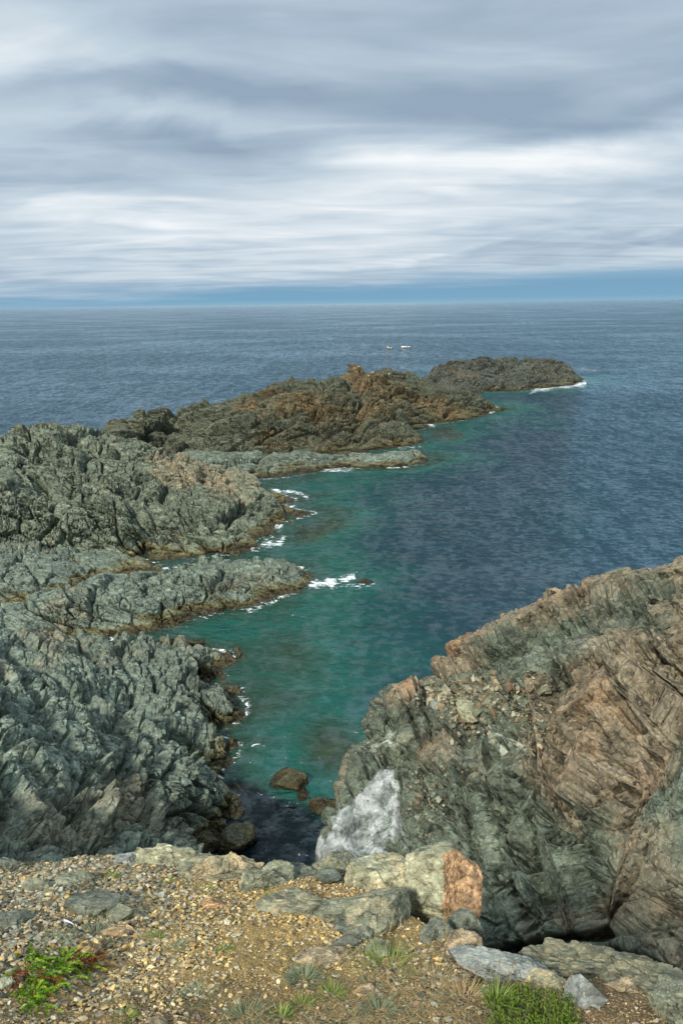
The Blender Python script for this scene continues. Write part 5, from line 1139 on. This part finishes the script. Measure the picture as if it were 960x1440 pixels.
def seated(loc, rz, mat, label):
    """seated figure: one skinned body, jacket as a child"""
    skin = plain('skin', (.5, .32, .24), .6)
    V = [(0, 0, 0), (0, 0, .25), (0, 0, .45), (0, 0, .55), (.02, 0, .72), (0, .18, .46), (.05, .26, .25), (.25, .2, .15), (0, -.18, .46), (.05, -.26, .25), (.25, -.2, .15), (.1, .1, -.02), (.45, .12, .0), (.48, .12, -.4), (.1, -.1, -.02), (.45, -.12, 0), (.48, -.12, -.4)]
    E = [(0, 1), (1, 2), (2, 3), (3, 4), (2, 5), (5, 6), (6, 7), (2, 8), (8, 9), (9, 10), (0, 11), (11, 12), (12, 13), (0, 14), (14, 15), (15, 16)]
    rad = [.19, .18, .17, .07, .13, .07, .05, .035, .07, .05, .035, .1, .07, .045, .1, .07, .045]
    me = bpy.data.meshes.new('person'); me.from_pydata(V, E, []); o = bpy.data.objects.new('person', me); COL.objects.link(o)
    md = o.modifiers.new('skin', 'SKIN'); md2 = o.modifiers.new('s', 'SUBSURF'); md2.levels = 1; md2.render_levels = 1
    for i, r_ in enumerate(rad): me.skin_vertices[0].data[i].radius = (r_, r_)
    me.skin_vertices[0].data[0].use_root = True; me.materials.append(skin)
    o.location = loc; o.rotation_euler = (0, 0, rz); tag(o, label, 'person')
    V = []; Fc = []
    pr = [(-.08, .24, .26), (.15, .23, .27), (.35, .24, .31), (.5, .17, .28), (.6, .09, .12)]
    for z_, a_, b_ in pr:
        for j in range(10): V.append((a_*math.cos(j*.6283), b_*math.sin(j*.6283), z_))
    Fc = [(i*10+j, i*10+(j+1) % 10, (i+1)*10+(j+1) % 10, (i+1)*10+j) for i in range(len(pr)-1) for j in range(10)]
    j_ = py_obj('jacket', V, Fc, mat, o, True); return o
c = atz(571, 488.5); boat(tuple(c), R(172), 5.2, m_hull, 'white open motor boat lying broadside with a dark outboard at its right end')
seated((c[0]-1.0, c[1], .62), R(180), m_red, 'person in a red jacket seated towards the bow of the white boat')
seated((c[0]+.6, c[1], .62), R(180), m_navy, 'person in dark clothes seated near the motor of the white boat')
c = atz(546.5, 489.5); boat(tuple(c), R(112), 4.2, m_cream, 'cream motor boat seen half end on, left of the white boat')
seated((c[0]+.3, c[1]-.3, .62), R(118), m_navy, 'person in dark clothes seated in the cream boat')

# gulls on the pointed ridge
m_gull = plain('gull_white', (.85, .85, .85), .7); m_gw = plain('gull_grey', (.42, .45, .48), .7); m_bill = plain('bill_yellow', (.6, .4, .05), .5)
def loft(rings, seg=10):
    V = []; 
    for (x, z_, ry, rz_) in rings:
        for j in range(seg): V.append((x, ry*math.cos(j*2*math.pi/seg), z_+rz_*math.sin(j*2*math.pi/seg)))
    Fc = [(i*seg+j, i*seg+(j+1) % seg, (i+1)*seg+(j+1) % seg, (i+1)*seg+j) for i in range(len(rings)-1) for j in range(seg)]
    Fc += [tuple(range(seg-1, -1, -1)), tuple(range((len(rings)-1)*seg, len(rings)*seg))]; return V, Fc
V, Fc = loft([(-.34, .13, .01, .008), (-.22, .15, .05, .03), (-.08, .17, .09, .075), (.06, .19, .095, .09), (.14, .24, .07, .08), (.18, .31, .045, .05), (.21, .36, .05, .05), (.26, .37, .035, .035), (.29, .365, .01, .01)])
dg = bpy.context.evaluated_depsgraph_get(); dg.update()
def drop(x, y):
    me = oB.data; return None
bB = BVHTree.FromPolygons([v.co for v in oB.data.vertices], [p.vertices for p in oB.data.polygons])
g0 = None
for (px_, py_, rz_) in [(504, 516, 20), (499, 518, 200), (519, 524, 160), (524, 525, 10), (547, 523, 90), (561, 523, 0), (495, 537, 180)]:
    d = ray(px_, py_+5); hit = bB.ray_cast(Vector((0, 0, CH)), Vector(d).normalized())
    if hit[0] is None: continue
    h2 = bB.ray_cast(Vector((hit[0].x, hit[0].y+.5, 60)), Vector((0, 0, -1)))
    p = h2[0] if h2[0] is not None else hit[0]
    if g0 is None:
        g0 = empty('gull'); gb = py_obj('body', V, Fc, m_gull, g0, True)
        for s_ in (-1, 1):
            Vw, Fw = loft([(-.40, .15, .004, .004), (-.25, .18, .02, .03), (-.05, .2, .025, .06), (.08, .21, .01, .03)], 8)
            py_obj('wing', [(a_, b_+s_*.085, c_) for a_, b_, c_ in Vw], Fw, m_gw, g0, True)
            Vl, Fl = loft([(-.006, .04, .008, .06), (.006, .04, .008, .06)], 6); py_obj('leg', [(a_, b_+s_*.03, c_) for a_, b_, c_ in Vl], Fl, m_bill, g0)
        Vb, Fb = loft([(.27, .365, .012, .012), (.34, .355, .003, .004)], 6); py_obj('bill', Vb, Fb, m_bill, g0)
        e_ = g0
    else:
        e_ = g0.copy(); COL.objects.link(e_)
        for ch in g0.children:
            c_ = ch.copy(); COL.objects.link(c_); c_.parent = e_
    e_.location = p; e_.rotation_euler = (0, 0, R(rz_)); tag(e_, 'white gull standing on the crest of the pointed brown ridge', 'gull', 'gulls resting on the ridge crest')
print('done', round(time.time()-T0, 1))
